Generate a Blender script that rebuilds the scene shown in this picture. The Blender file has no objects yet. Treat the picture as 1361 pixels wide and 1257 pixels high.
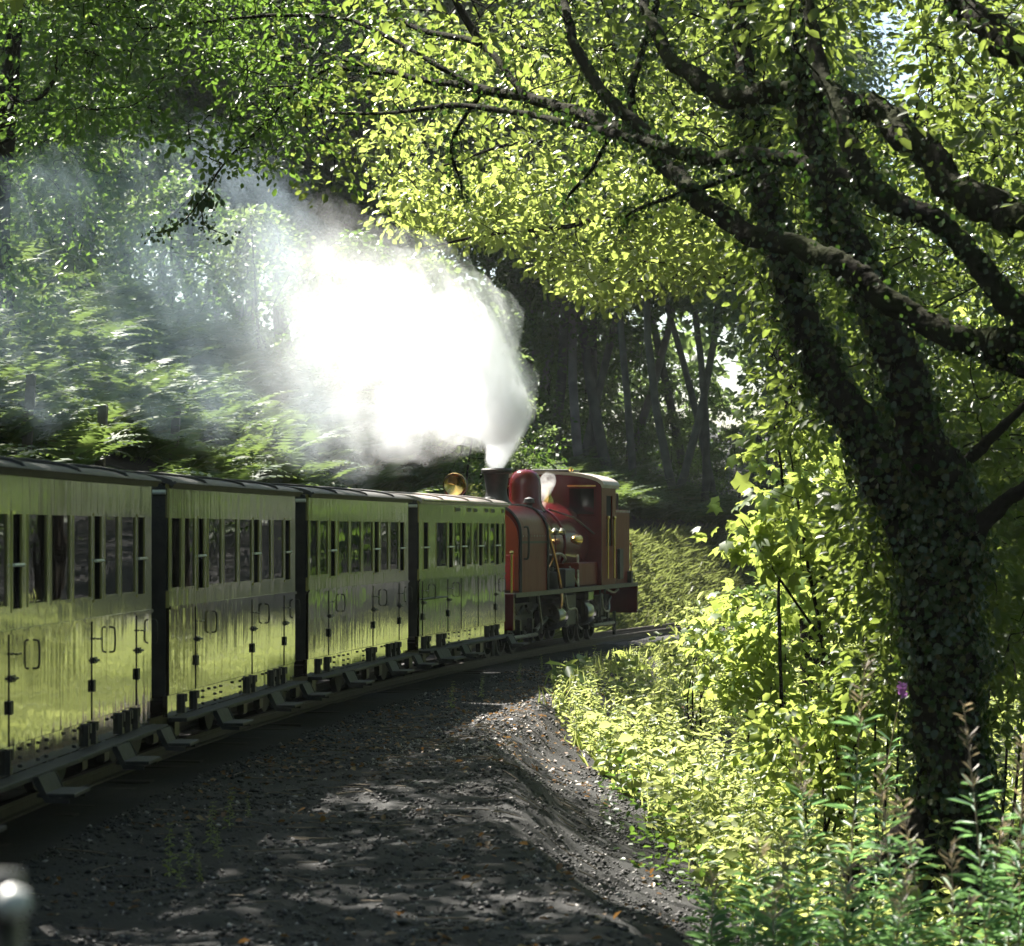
import bpy, math, random
import numpy as np
from mathutils import Vector
random.seed(7); RNG = np.random.default_rng(7)
sc = bpy.context.scene
COL = sc.collection

# ------------------------------------------------------------------ camera, sky, sun, exposure
FPX, HOR, CAMZ = 4000.0, 705.0, 1.8            # focal length and horizon row in photo pixels (1361 x 1257), eye height
cd = bpy.data.cameras.new("camera"); cam = bpy.data.objects.new("camera", cd); COL.objects.link(cam)
cam.location = (0, 0, CAMZ); cam.rotation_euler = (math.pi / 2, 0, 0)
cd.sensor_width = 36; cd.lens = FPX / 1361 * 36; cd.shift_y = (HOR - 628.5) / 1361
cd.clip_start = 0.1; cd.clip_end = 3000
cd.dof.use_dof = True; cd.dof.focus_distance = 34; cd.dof.aperture_fstop = 5.0
sc.camera = cam
S = Vector((-.36, .52, .775)).normalized()      # towards the sun
w = bpy.data.worlds.new("World"); sc.world = w; w.use_nodes = True
nt = w.node_tree; sky = nt.nodes.new("ShaderNodeTexSky"); sky.sky_type = 'NISHITA'; sky.sun_disc = False
sky.sun_elevation = math.asin(S.z); sky.sun_rotation = math.atan2(S.x, S.y)
nt.links.new(sky.outputs[0], nt.nodes["Background"].inputs[0]); nt.nodes["Background"].inputs[1].default_value = 0.05
ld = bpy.data.lights.new("sun", 'SUN'); sun = bpy.data.objects.new("sun", ld); COL.objects.link(sun)
ld.energy = 5.0; ld.angle = math.radians(.53); ld.color = (1, .95, .86)
sun.rotation_euler = S.to_track_quat('Z', 'Y').to_euler(); sun.location = (0, 0, 40)
sc.view_settings.view_transform = 'Standard'; sc.view_settings.look = 'None'
sc.view_settings.exposure = 2.15; sc.view_settings.gamma = 1
cy = sc.cycles
cy.max_bounces = 8; cy.diffuse_bounces = 4; cy.glossy_bounces = 3; cy.transmission_bounces = 5; cy.transparent_max_bounces = 8
cy.volume_bounces = 5; cy.use_denoising = True; cy.sample_clamp_indirect = 6; cy.caustics_reflective = False; cy.caustics_refractive = False
cy.volume_max_steps = 128

# ------------------------------------------------------------------ materials
def nodes(m):
    m.use_nodes = True; t = m.node_tree
    return t, t.nodes["Principled BSDF"], t.nodes["Material Output"]
def mix_rgb(t, fac, a, b):
    n = t.nodes.new("ShaderNodeMix"); n.data_type = 'RGBA'
    if hasattr(fac, "is_linked"): t.links.new(fac, n.inputs[0])
    else: n.inputs[0].default_value = fac
    for i, c in ((6, a), (7, b)):
        if hasattr(c, "is_linked"): t.links.new(c, n.inputs[i])
        else: n.inputs[i].default_value = (*c, 1)
    return n.outputs[2]
def noise(t, scale, detail=3, vec=None, rough=.5):
    n = t.nodes.new("ShaderNodeTexNoise"); n.inputs["Scale"].default_value = scale
    n.inputs["Detail"].default_value = detail; n.inputs["Roughness"].default_value = rough
    if vec is not None: t.links.new(vec, n.inputs["Vector"])
    return n.outputs[0]
def ramp(t, fac, stops):
    n = t.nodes.new("ShaderNodeValToRGB"); e = n.color_ramp.elements
    while len(e) < len(stops): e.new(.5)
    for k, (p, c) in enumerate(stops):
        e[k].position = p; e[k].color = (*c, 1) if len(c) == 3 else c
    t.links.new(fac, n.inputs[0]); return n.outputs[0]
def bump(t, b, h, strength, dist=.02):
    n = t.nodes.new("ShaderNodeBump"); n.inputs["Strength"].default_value = strength; n.inputs["Distance"].default_value = dist
    t.links.new(h, n.inputs["Height"]); t.links.new(n.outputs[0], b.inputs["Normal"]); return n
def objco(t): return t.nodes.new("ShaderNodeTexCoord").outputs["Object"]
def mat(name, c1, c2=None, rough=.6, scale=4, metal=0, bmp=0, bscale=None, spec=.5, coat=0, detail=4):
    m = bpy.data.materials.new(name); t, b, o = nodes(m); v = objco(t)
    f = noise(t, scale, detail, v); c2 = c2 or tuple(x * .7 for x in c1)
    t.links.new(mix_rgb(t, ramp(t, f, [(.35, (0, 0, 0)), (.65, (1, 1, 1))]), c1, c2), b.inputs["Base Color"])
    b.inputs["Roughness"].default_value = rough; b.inputs["Metallic"].default_value = metal
    b.inputs["Specular IOR Level"].default_value = spec; b.inputs["Coat Weight"].default_value = coat; b.inputs["Coat Roughness"].default_value = .04
    if bmp: bump(t, b, noise(t, bscale or scale * 4, 4, v), bmp)
    return m
def leaf_mat(name, cols, trans, tfac=.5, rough=.42, spec=.35):
    """cols: leaf colours picked per leaf; trans: colour of the light that comes through"""
    m = bpy.data.materials.new(name); t, b, o = nodes(m)
    g = t.nodes.new("ShaderNodeNewGeometry").outputs["Random Per Island"]
    k = len(cols); c = ramp(t, g, [(i / max(1, k - 1), cc) for i, cc in enumerate(cols)])
    t.links.new(c, b.inputs["Base Color"]); b.inputs["Roughness"].default_value = rough; b.inputs["Specular IOR Level"].default_value = spec
    tr = t.nodes.new("ShaderNodeBsdfTranslucent")
    t.links.new(mix_rgb(t, .35, trans, c), tr.inputs[0])
    mx = t.nodes.new("ShaderNodeMixShader"); mx.inputs[0].default_value = tfac
    t.links.new(b.outputs[0], mx.inputs[1]); t.links.new(tr.outputs[0], mx.inputs[2]); t.links.new(mx.outputs[0], o.inputs[0])
    return m
def paint(name, col, wav=.25, rough=.06, spec=.6, coat=1.0):
    """glossy old coach varnish over hand-painted wavy panels"""
    m = bpy.data.materials.new(name); t, b, o = nodes(m); v = objco(t)
    oi = t.nodes.new("ShaderNodeObjectInfo")
    ad = t.nodes.new("ShaderNodeVectorMath"); ad.operation = 'MULTIPLY_ADD'; ad.inputs[1].default_value = (1, 1, 1)
    cmb = t.nodes.new("ShaderNodeCombineXYZ"); ml = t.nodes.new("ShaderNodeMath"); ml.operation = 'MULTIPLY'; ml.inputs[1].default_value = 37
    t.links.new(oi.outputs["Random"], ml.inputs[0]); t.links.new(ml.outputs[0], cmb.inputs[1])
    t.links.new(v, ad.inputs[0]); t.links.new(cmb.outputs[0], ad.inputs[2])
    mp = t.nodes.new("ShaderNodeMapping"); mp.inputs["Scale"].default_value = (1, 6, .5); t.links.new(ad.outputs[0], mp.inputs[0])
    h = noise(t, 1.0, 3, mp.outputs[0]); h2 = noise(t, 2.2, 2, ad.outputs[0])
    a = t.nodes.new("ShaderNodeMath"); a.operation = 'MULTIPLY_ADD'; a.inputs[1].default_value = 1.5
    t.links.new(h2, a.inputs[0]); t.links.new(h, a.inputs[2])
    bn = bump(t, b, a.outputs[0], wav, .012)
    t.links.new(bn.outputs[0], b.inputs["Coat Normal"])
    d = noise(t, 6, 5, v, .7); t.links.new(mix_rgb(t, ramp(t, d, [(.45, (0, 0, 0)), (.8, (1, 1, 1))]), col, tuple(x * .8 for x in col)), b.inputs["Base Color"])
    b.inputs["Roughness"].default_value = rough * 3; b.inputs["Specular IOR Level"].default_value = spec
    b.inputs["Coat Weight"].default_value = coat; b.inputs["Coat Roughness"].default_value = rough; b.inputs["Coat IOR"].default_value = 1.6
    return m
M = {}
M['cream'] = paint('cream_paint', (.38, .345, .11), .18, .05)
M['brown'] = paint('chocolate_paint', (.026, .018, .012), .22, .035)
M['maroon'] = paint('maroon_paint', (.11, .009, .012), .12, .06, .3, .25)
M['rustred'] = paint('brick_red_paint', (.15, .020, .012), .35, .10, .08, .07)
M['orange'] = paint('orange_red_front', (.42, .075, .025), .1, .1, .3, .3)  # brighter orange-red than the tank sides, used on its front plate
M['red'] = paint('signal_red_paint', (.62, .035, .02), .08, .1)
M['black'] = mat('black_iron', (.012, .012, .012), (.028, .026, .024), .5, 9, bmp=.2)
M['void'] = mat('interior_shade_black', (.012, .011, .009), rough=.9)  # near-black colour standing in for shade inside carriages and cab
M['gunmetal'] = mat('gunmetal', (.07, .07, .07), (.03, .028, .026), .38, 12, .6, .1)
M['steel'] = mat('worn_steel', (.42, .41, .39), (.2, .17, .14), .32, 14, .9)
M['brass'] = mat('polished_brass', (.78, .55, .20), (.6, .4, .12), .18, 8, 1)
M['copper'] = mat('copper_pipe', (.80, .45, .24), (.6, .3, .14), .22, 8, 1)
M['roof'] = mat('tarred_roof', (.055, .052, .050), (.03, .028, .027), .62, 3, bmp=.25, bscale=30)
M['roofpale'] = mat('sunlit_roof_tone', (.50, .42, .38), (.36, .31, .29), .5, 3, bmp=.2, bscale=30)  # sunlit pink of the last carriage and cab roofs put into the colour
M['white'] = mat('white_enamel', (.75, .75, .72), rough=.3)
M['tread'] = mat('worn_step_tread', (.04, .04, .038), (.02, .02, .019), .6, 12, bmp=.25, spec=.25)
M['coal'] = mat('coal', (.02, .02, .02), (.06, .055, .05), .35, 20, bmp=.6)
M['rail'] = mat('rail_steel', (.055, .042, .034), (.028, .02, .016), .5, 10, .4)
M['sleeper'] = mat('sleeper_wood', (.022, .018, .015), (.04, .034, .028), .9, 8, bmp=.4)
M['wood'] = mat('weathered_post', (.07, .055, .042), (.12, .10, .08), .9, 9, bmp=.5)
M['stone'] = mat('ballast_stone', (.075, .07, .067), (.016, .015, .0145), .75, 7, bmp=.3, bscale=40)
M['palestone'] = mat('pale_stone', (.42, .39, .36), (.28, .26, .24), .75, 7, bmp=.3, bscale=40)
M['litter'] = leaf_mat('dead_leaf', [(.16, .075, .03), (.22, .13, .05), (.10, .05, .025), (.26, .19, .08)], (.4, .2, .05), .25)
M['twig'] = mat('dry_twig', (.20, .16, .11), (.10, .08, .06), .9, 12)
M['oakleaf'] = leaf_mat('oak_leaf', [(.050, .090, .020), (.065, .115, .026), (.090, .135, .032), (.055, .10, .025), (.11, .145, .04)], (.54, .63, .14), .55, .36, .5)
M['shadeleaf'] = leaf_mat('shade_toned_oak_leaf', [(.036, .066, .016), (.048, .085, .02), (.065, .10, .024), (.09, .12, .03)], (.36, .46, .08), .46, .4, .4)  # oak leaf darkened, the canopy shade put into its colour
M['darkleaf'] = leaf_mat('beech_and_shade_leaf', [(.030, .062, .014), (.042, .085, .018), (.055, .10, .02), (.035, .07, .018)], (.22, .38, .05), .42)  # beech colour; also stands in for shade on the oak and side wood
M['woodleaf'] = leaf_mat('woodland_leaf', [(.050, .085, .035), (.065, .105, .042), (.09, .13, .05), (.055, .09, .045)], (.32, .44, .12), .45)
M['shrubleaf'] = leaf_mat('shrub_leaf', [(.06, .12, .018), (.08, .15, .02), (.10, .17, .03), (.07, .13, .025)], (.60, .70, .15), .56)
M['weedleaf'] = leaf_mat('weed_leaf', [(.10, .16, .035), (.14, .20, .05), (.18, .23, .07), (.22, .24, .10)], (.66, .72, .22), .52)
M['ivyleaf'] = leaf_mat('ivy_leaf', [(.018, .042, .012), (.026, .055, .016), (.035, .065, .016), (.10, .08, .02)], (.12, .25, .03), .25, .3, .5)
M['herbleaf'] = leaf_mat('willowherb_leaf', [(.07, .16, .075), (.09, .19, .085), (.08, .18, .10), (.14, .22, .06)], (.28, .52, .15), .42)
M['seed'] = leaf_mat('seed_pod', [(.26, .22, .17), (.34, .28, .22), (.24, .23, .14)], (.5, .4, .2), .35)
M['petal'] = leaf_mat('mauve_petal', [(.38, .14, .42), (.46, .2, .5)], (.6, .25, .65), .4)
M['fern'] = leaf_mat('bracken_frond', [(.035, .070, .024), (.045, .085, .030), (.06, .10, .03), (.042, .08, .036), (.11, .12, .035)], (.24, .34, .07), .36, .55, .25)
M['yfern'] = leaf_mat('yellow_fern_frond', [(.16, .24, .02), (.20, .28, .03), (.14, .22, .02)], (.6, .72, .05), .5)
M['grass'] = leaf_mat('dry_bank_grass', [(.085, .105, .036), (.115, .125, .045), (.075, .10, .034), (.16, .15, .07)], (.32, .38, .10), .36)
M['bark'] = mat('oak_bark', (.012, .010, .007), (.024, .020, .013), .95, 5, bmp=1, bscale=22, spec=.08)
M['mossbark'] = mat('mossy_oak_bark', (.011, .009, .006), (.020, .024, .007), .95, 3, bmp=1, bscale=22, spec=.08)
M['greybark'] = mat('grey_bark', (.115, .115, .085), (.065, .066, .048), .9, 3, bmp=.5, bscale=20)
M['palebark'] = mat('pale_lichen_bark', (.24, .22, .19), (.14, .125, .105), .9, 2.5, bmp=.5, bscale=20)
m = bpy.data.materials.new('window_glass'); t, b, o = nodes(m)
fr = t.nodes.new("ShaderNodeFresnel"); fr.inputs[0].default_value = 1.55
tp = t.nodes.new("ShaderNodeBsdfTransparent"); tp.inputs[0].default_value = (.62, .66, .62, 1)
gl = t.nodes.new("ShaderNodeBsdfGlossy"); gl.inputs["Roughness"].default_value = .015
mx = t.nodes.new("ShaderNodeMixShader"); t.links.new(fr.outputs[0], mx.inputs[0]); t.links.new(tp.outputs[0], mx.inputs[1]); t.links.new(gl.outputs[0], mx.inputs[2])
bn = t.nodes.new("ShaderNodeBump"); bn.inputs["Strength"].default_value = .12; bn.inputs["Distance"].default_value = .01
t.links.new(noise(t, 3, 1, objco(t)), bn.inputs["Height"]); t.links.new(bn.outputs[0], gl.inputs["Normal"])
t.links.new(mx.outputs[0], o.inputs[0]); M['glass'] = m

# ------------------------------------------------------------------ mesh helpers
class MB:
    """collects pieces; build() links them as one mesh object"""
    def __init__(s): s.v = []; s.f = []; s.n = 0
    def add(s, v, f):
        v = np.asarray(v, float).reshape(-1, 3); s.v.append(v)
        s.f += [tuple(i + s.n for i in q) for q in f]; s.n += len(v); return s
    def box(s, x0, x1, y0, y1, z0, z1, bev=0.0):
        if bev:
            b = bev; P = []
            for z, i in ((z0, b), (z0 + b, 0), (z1 - b, 0), (z1, b)):
                P += [(x0 + i, y0 + i, z), (x1 - i, y0 + i, z), (x1 - i, y1 - i, z), (x0 + i, y1 - i, z)]
            F = [(3, 2, 1, 0), (12, 13, 14, 15)]
            for k in range(3):
                for j in range(4): F.append((4*k+j, 4*k+(j+1) % 4, 4*k+4+(j+1) % 4, 4*k+4+j))
            return s.add(P, F)
        P = [(x, y, z) for z in (z0, z1) for x, y in ((x0, y0), (x1, y0), (x1, y1), (x0, y1))]
        return s.add(P, [(3, 2, 1, 0), (4, 5, 6, 7), (0, 1, 5, 4), (1, 2, 6, 5), (2, 3, 7, 6), (3, 0, 4, 7)])
    def tube(s, pts, r, n=6, cap=True):
        v, f = tube_np(pts, r, n); s.add(v, f)
        if cap:
            k = len(v); s.f.append(tuple(range(s.n - k, s.n - k + n))[::-1]); s.f.append(tuple(range(s.n - n, s.n)))
        return s
    def lathe(s, prof, c, axis='z', n=24, cap=True):
        """prof: (radius, height) pairs about an axis through c"""
        P = []
        for r, h in prof:
            for k in range(n):
                a = 2 * math.pi * k / n; p, q = r * math.cos(a), r * math.sin(a)
                P.append((c[0]+p, c[1]+q, c[2]+h) if axis == 'z' else (c[0]+p, c[1]+h, c[2]+q) if axis == 'y' else (c[0]+h, c[1]+p, c[2]+q))
        F = [(i*n+k, i*n+(k+1) % n, (i+1)*n+(k+1) % n, (i+1)*n+k) for i in range(len(prof)-1) for k in range(n)]
        if cap: F += [tuple(range(n))[::-1], tuple(range((len(prof)-1)*n, len(prof)*n))]
        return s.add(P, F)
    def prism(s, prof, y0, y1):
        """closed (x,z) outline pushed along y"""
        n = len(prof); P = [(x, y0, z) for x, z in prof] + [(x, y1, z) for x, z in prof]
        return s.add(P, [tuple(range(n)), tuple(range(n, 2*n))[::-1]] + [(k, n+k, n+(k+1) % n, (k+1) % n) for k in range(n)])
    def build(s, name, m, parent=None, smooth=None):
        me = bpy.data.meshes.new(name); me.from_pydata(np.concatenate(s.v).tolist(), [], s.f); me.update()
        if smooth:
            me.polygons.foreach_set("use_smooth", [True] * len(me.polygons))
            if smooth != 1: me.set_sharp_from_angle(angle=math.radians(smooth))
        o = bpy.data.objects.new(name, me); COL.objects.link(o); me.materials.append(M[m] if isinstance(m, str) else m)
        if parent: o.parent = parent
        return o
def tube_np(pts, r, n=6):
    P = np.asarray(pts, float); k = len(P); R = np.broadcast_to(np.asarray(r, float), (k,))
    T = np.gradient(P, axis=0); T /= np.linalg.norm(T, axis=1)[:, None] + 1e-9
    ref = np.array([0, 0, 1.]) if abs(T[0, 2]) < .9 else np.array([1., 0, 0])
    U = np.zeros_like(P); u = np.cross(T[0], ref)
    for i in range(k):
        u = u - T[i] * (u @ T[i]); u /= np.linalg.norm(u) + 1e-9; U[i] = u
    W = np.cross(T, U); a = np.arange(n) * 2 * math.pi / n
    V = P[:, None] + R[:, None, None] * (np.cos(a)[None, :, None] * U[:, None] + np.sin(a)[None, :, None] * W[:, None])
    F = [(i*n+j, i*n+(j+1) % n, (i+1)*n+(j+1) % n, (i+1)*n+j) for i in range(k-1) for j in range(n)]
    return V.reshape(-1, 3), F
def np_mesh(name, V, Q, m, parent=None, smooth=False):
    """V (n,3), Q (k,4) quads or (k,3) triangles"""
    me = bpy.data.meshes.new(name); V = np.ascontiguousarray(V, np.float32); Q = np.ascontiguousarray(Q, np.int32); k, q = Q.shape
    me.vertices.add(len(V)); me.vertices.foreach_set("co", V.ravel())
    me.loops.add(k * q); me.loops.foreach_set("vertex_index", Q.ravel())
    me.polygons.add(k); me.polygons.foreach_set("loop_start", np.arange(0, k * q, q, dtype=np.int32))
    if smooth: me.polygons.foreach_set("use_smooth", np.ones(k, bool))
    me.update(calc_edges=True); me.materials.append(M[m] if isinstance(m, str) else m)
    o = bpy.data.objects.new(name, me); COL.objects.link(o)
    if name in ('twigs', 'branches', 'ivy', 'withered_leaves'): o['kind'] = 'stuff'
    if parent: o.parent = parent
    return o
def tag(o, label=None, cat=None, group=None, kind=None):
    for k, x in (("label", label), ("category", cat), ("group", group), ("kind", kind)):
        if x: o[k] = x
    return o
def empty(name, loc=(0, 0, 0), rz=0):
    o = bpy.data.objects.new(name, None); o.empty_display_size = .2; COL.objects.link(o); o.location = loc; o.rotation_euler = (0, 0, rz); return o
def copy_tree(o, parent=None):
    kids = list(o.children); c = o.copy(); COL.objects.link(c); c.parent = parent
    for ch in kids: copy_tree(ch, c)
    return c
def unit(a): return a / (np.linalg.norm(a, axis=-1, keepdims=True) + 1e-9)
def rand_dirs(n): return unit(RNG.normal(size=(n, 3)))
def leaves(P, A, N, L, wid=.55, fold=.25, far=False):
    """one leaf per row: P base, A direction, N face normal, L length -> verts, quads"""
    P, A, N = map(np.asarray, (P, A, N)); A = unit(A); B = unit(np.cross(N, A)); N = np.cross(A, B); L = np.broadcast_to(np.asarray(L, float), (len(P),))[:, None]
    W = L * wid * .5
    if far:
        V = np.stack([P, P + A*L*.45 + B*W, P + A*L, P + A*L*.45 - B*W], 1); Q = np.array([[0, 1, 2, 3]])
    else:
        up = N * W * fold; dr = -N * L * .12
        V = np.stack([P, P + A*L*.30 + B*W*.85 + up, P + A*L*.70 + B*W + up, P + A*L + dr, P + A*L*.70 - B*W + up, P + A*L*.30 - B*W*.85 + up], 1)
        Q = np.array([[0, 1, 2, 3], [0, 3, 4, 5]])
    k = V.shape[1]; n = len(P)
    return V.reshape(-1, 3), (Q[None] + (np.arange(n) * k)[:, None, None]).reshape(-1, 4)
def palm_leaves(P, A, N, L):
    P, A, N = map(np.asarray, (P, A, N)); A = unit(A); B = unit(np.cross(N, A)); N = np.cross(A, B); L = np.asarray(L, float)[:, None]; C = P + A * L * .32
    ang = np.radians([-172, -118, -84, -55, -26, 0, 26, 55, 84, 118, 172]); rad = [.30, .44, .34, .56, .36, .68, .36, .56, .34, .44, .30]; dz = [.03, -.05, .04, -.07, .04, -.10, .04, -.07, .04, -.05, .03]
    V = np.stack([C] + [C + (A * math.cos(a) + B * math.sin(a)) * L * q + N * L * z for a, q, z in zip(ang, rad, dz)], 1); Q = np.array([[0, 1 + 2 * k, 2 + 2 * k, 3 + 2 * k] for k in range(5)])
    return V.reshape(-1, 3), (Q[None] + (np.arange(len(P)) * 12)[:, None, None]).reshape(-1, 4)
def merge(parts):
    V, Q, n = [], [], 0
    for v, q in parts: V.append(v); Q.append(np.asarray(q) + n); n += len(v)
    return np.concatenate(V), np.concatenate(Q)
def replicate(tmpl, pos, rz, scl, tilt=None):
    """copies of (verts, quads) at pos, turned by rz, scaled; tilt (n,2) leans them"""
    v, q = tmpl; n = len(pos); c, s = np.cos(rz), np.sin(rz)
    X = v[None, :, 0] * c[:, None] - v[None, :, 1] * s[:, None]; Y = v[None, :, 0] * s[:, None] + v[None, :, 1] * c[:, None]; Z = np.repeat(v[None, :, 2], n, 0)
    if tilt is not None: X = X + Z * tilt[:, :1]; Y = Y + Z * tilt[:, 1:]
    V = np.stack([X, Y, Z], -1) * scl[:, None, None] + pos[:, None, :]
    return V.reshape(-1, 3), (q[None] + (np.arange(n) * len(v))[:, None, None]).reshape(-1, q.shape[1])
def px(x, y, Y): return np.array([(x - 680.5) * Y / FPX, Y, CAMZ + (HOR - y) * Y / FPX])
def smooth_path(pts, k=6):
    """Catmull-Rom through rows of pts (any number of columns)"""
    P = np.asarray(pts, float); P = np.vstack([2*P[0]-P[1], P, 2*P[-1]-P[-2]]); out = []
    for i in range(1, len(P) - 2):
        for t in np.linspace(0, 1, k, endpoint=False):
            a, b, c, d = P[i-1], P[i], P[i+1], P[i+2]
            out.append(.5 * (2*b + (c-a)*t + (2*a-5*b+4*c-d)*t*t + (3*b-a-3*c+d)*t**3))
    out.append(P[-2]); return np.array(out)

# ------------------------------------------------------------------ the lie of the land: a curved line round a hillside
R0, CX, CY = 160.0, 156.07, 10.5
def track(s, d=0.0):
    """point at s metres along the line, d metres to its right, and heading (turn about z)"""
    a = s / R0; r = R0 - d
    return CX - r * math.cos(a), CY + r * math.sin(a), -a
def track_sd(X, Y):
    X = np.asarray(X, float); Y = np.asarray(Y, float); dx = CX - X; dy = Y - CY
    return R0 * np.arctan2(dy, dx), R0 - np.hypot(dx, dy)
def sstep(a, b, x): t = np.clip((x - a) / (b - a), 0, 1); return t * t * (3 - 2 * t)
def fnoise(X, Y, f, seed=0):
    r = np.random.default_rng(seed); z = 0
    for k in range(6):
        a = r.uniform(0, 6.28); g = f * (1 + .6 * k); z = z + np.sin(X * math.cos(a) * g + Y * math.sin(a) * g + r.uniform(0, 6.28)) / (1 + .7 * k)
    return z / 2.2
def ground_z(X, Y):
    X = np.asarray(X, float); Y = np.asarray(Y, float); s, d = track_sd(X, Y)
    e = np.interp(s, [-20, 4, 10, 20, 30, 60], [4.6, 4.35, 3.55, 2.5, 2.1, 2.0])
    q = np.maximum(d - e + .15 * fnoise(X, Y, 1.3, 3), 0)
    right = -1.25 * (1 - np.exp(-q * .62)) * sstep(0, .8, q + .25) + .10 * sstep(1.5, 6, q) * fnoise(X, Y, .5, 4)
    t = np.maximum(-(d + 1.75), 0)
    m = np.interp(s, [-40, 44, 58, 90], [1, 1, .64, .40])
    hill = m * (1.15 * np.minimum(t, 2.5) + .5 * np.clip(t - 2.5, 0, 14) + .12 * np.clip(t - 16.5, 0, 60)) + .14 * sstep(.4, 2.5, t) * fnoise(X, Y, .9, 6)
    far = sstep(60, 130, np.hypot(X, Y - 20)) * 2
    return -.15 + .034 * sstep(1.5, 1.0, np.abs(d)) + right + hill + far + .02 * fnoise(X, Y, 3.1, 5)
xs = np.concatenate([-np.geomspace(700, 16, 26), np.arange(-15, 12, .13), np.geomspace(12.5, 700, 30)])
ys = np.concatenate([-np.geomspace(300, 2, 12), np.arange(0, 11, 1.2), np.arange(11.5, 40, .14), np.arange(40, 75, .35), np.geomspace(76, 1500, 34)])
GX, GY = np.meshgrid(xs, ys); GZ = ground_z(GX, GY); _d = track_sd(GX, GY)[1]; GZ = GZ + RNG.normal(0, .012, GZ.shape) * (np.abs(_d) > 1.3) * (GY < 75) * (GY > 8); GX = GX + RNG.uniform(-.04, .04, GX.shape) * (np.abs(GX) < 11) * (GY > 11) * (GY < 40)
nx, ny = len(xs), len(ys); I = np.arange(nx * ny).reshape(ny, nx)
Q = np.stack([I[:-1, :-1], I[:-1, 1:], I[1:, 1:], I[1:, :-1]], -1).reshape(-1, 4)
m = bpy.data.materials.new('cinder_path_and_earth'); t, b, o = nodes(m); v = objco(t)
a1 = ramp(t, noise(t, 55, 5, v, .7), [(.30, (.005, .005, .005)), (.52, (.014, .0135, .013)), (.72, (.05, .048, .046))])
a2 = ramp(t, noise(t, 9, 5, v, .65), [(.35, (.009, .008, .007)), (.7, (.030, .024, .019))])
t.links.new(mix_rgb(t, ramp(t, noise(t, .55, 4, v), [(.45, (0, 0, 0)), (.62, (1, 1, 1))]), a1, a2), b.inputs["Base Color"])
b.inputs["Roughness"].default_value = .85
bump(t, b, noise(t, 45, 6, v, .75), .9, .03); M['earth'] = m
tag(np_mesh('ground', np.stack([GX, GY, GZ], -1).reshape(-1, 3), Q, 'earth', smooth=True), kind='structure')
def on_line(x, d, lo=12, hi=120):
    """point of the line d metres right of the track seen at photo column x"""
    for _ in range(60):
        mid = (lo + hi) / 2
        if track_sd((x - 680.5) * mid / FPX, mid)[1] > d: lo = mid
        else: hi = mid
    X = (x - 680.5) * lo / FPX; return np.array([X, lo, float(ground_z(X, lo))])

# railway: rails and sleepers on the cinder bed
tr = tag(empty('railway_track'), 'narrow railway track curving right past the end of the red engine', 'track')
SL = np.arange(-4, 66, .25)
for g in (-.31, .31):
    mb = MB(); n = len(SL); prof = [(-.045, -.11), (.045, -.11), (.045, -.095), (.012, -.085), (.012, -.03), (.026, -.022), (.026, 0), (-.026, 0), (-.026, -.022), (-.012, -.03), (-.012, -.085), (-.045, -.095)]
    P = []
    for s_ in SL:
        for a, z in prof:
            X, Y, h = track(s_, g + a); P.append((X, Y, z))
    k = len(prof); mb.add(P, [(i*k+j, i*k+(j+1) % k, (i+1)*k+(j+1) % k, (i+1)*k+j) for i in range(n-1) for j in range(k)])
    mb.build('rail', 'rail', tr)
slp = MB().box(-.68, .68, -.11, .11, -.20, -.112, .012).build('sleeper', 'sleeper', tr)
for i, s_ in enumerate(np.arange(-3, 65, .68)):
    o = slp if i == 0 else slp.copy()
    if i: COL.objects.link(o)
    X, Y, h = track(s_); o.location = (X, Y, random.uniform(-.01, .0)); o.rotation_euler.z = h + random.uniform(-.02, .02)

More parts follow.
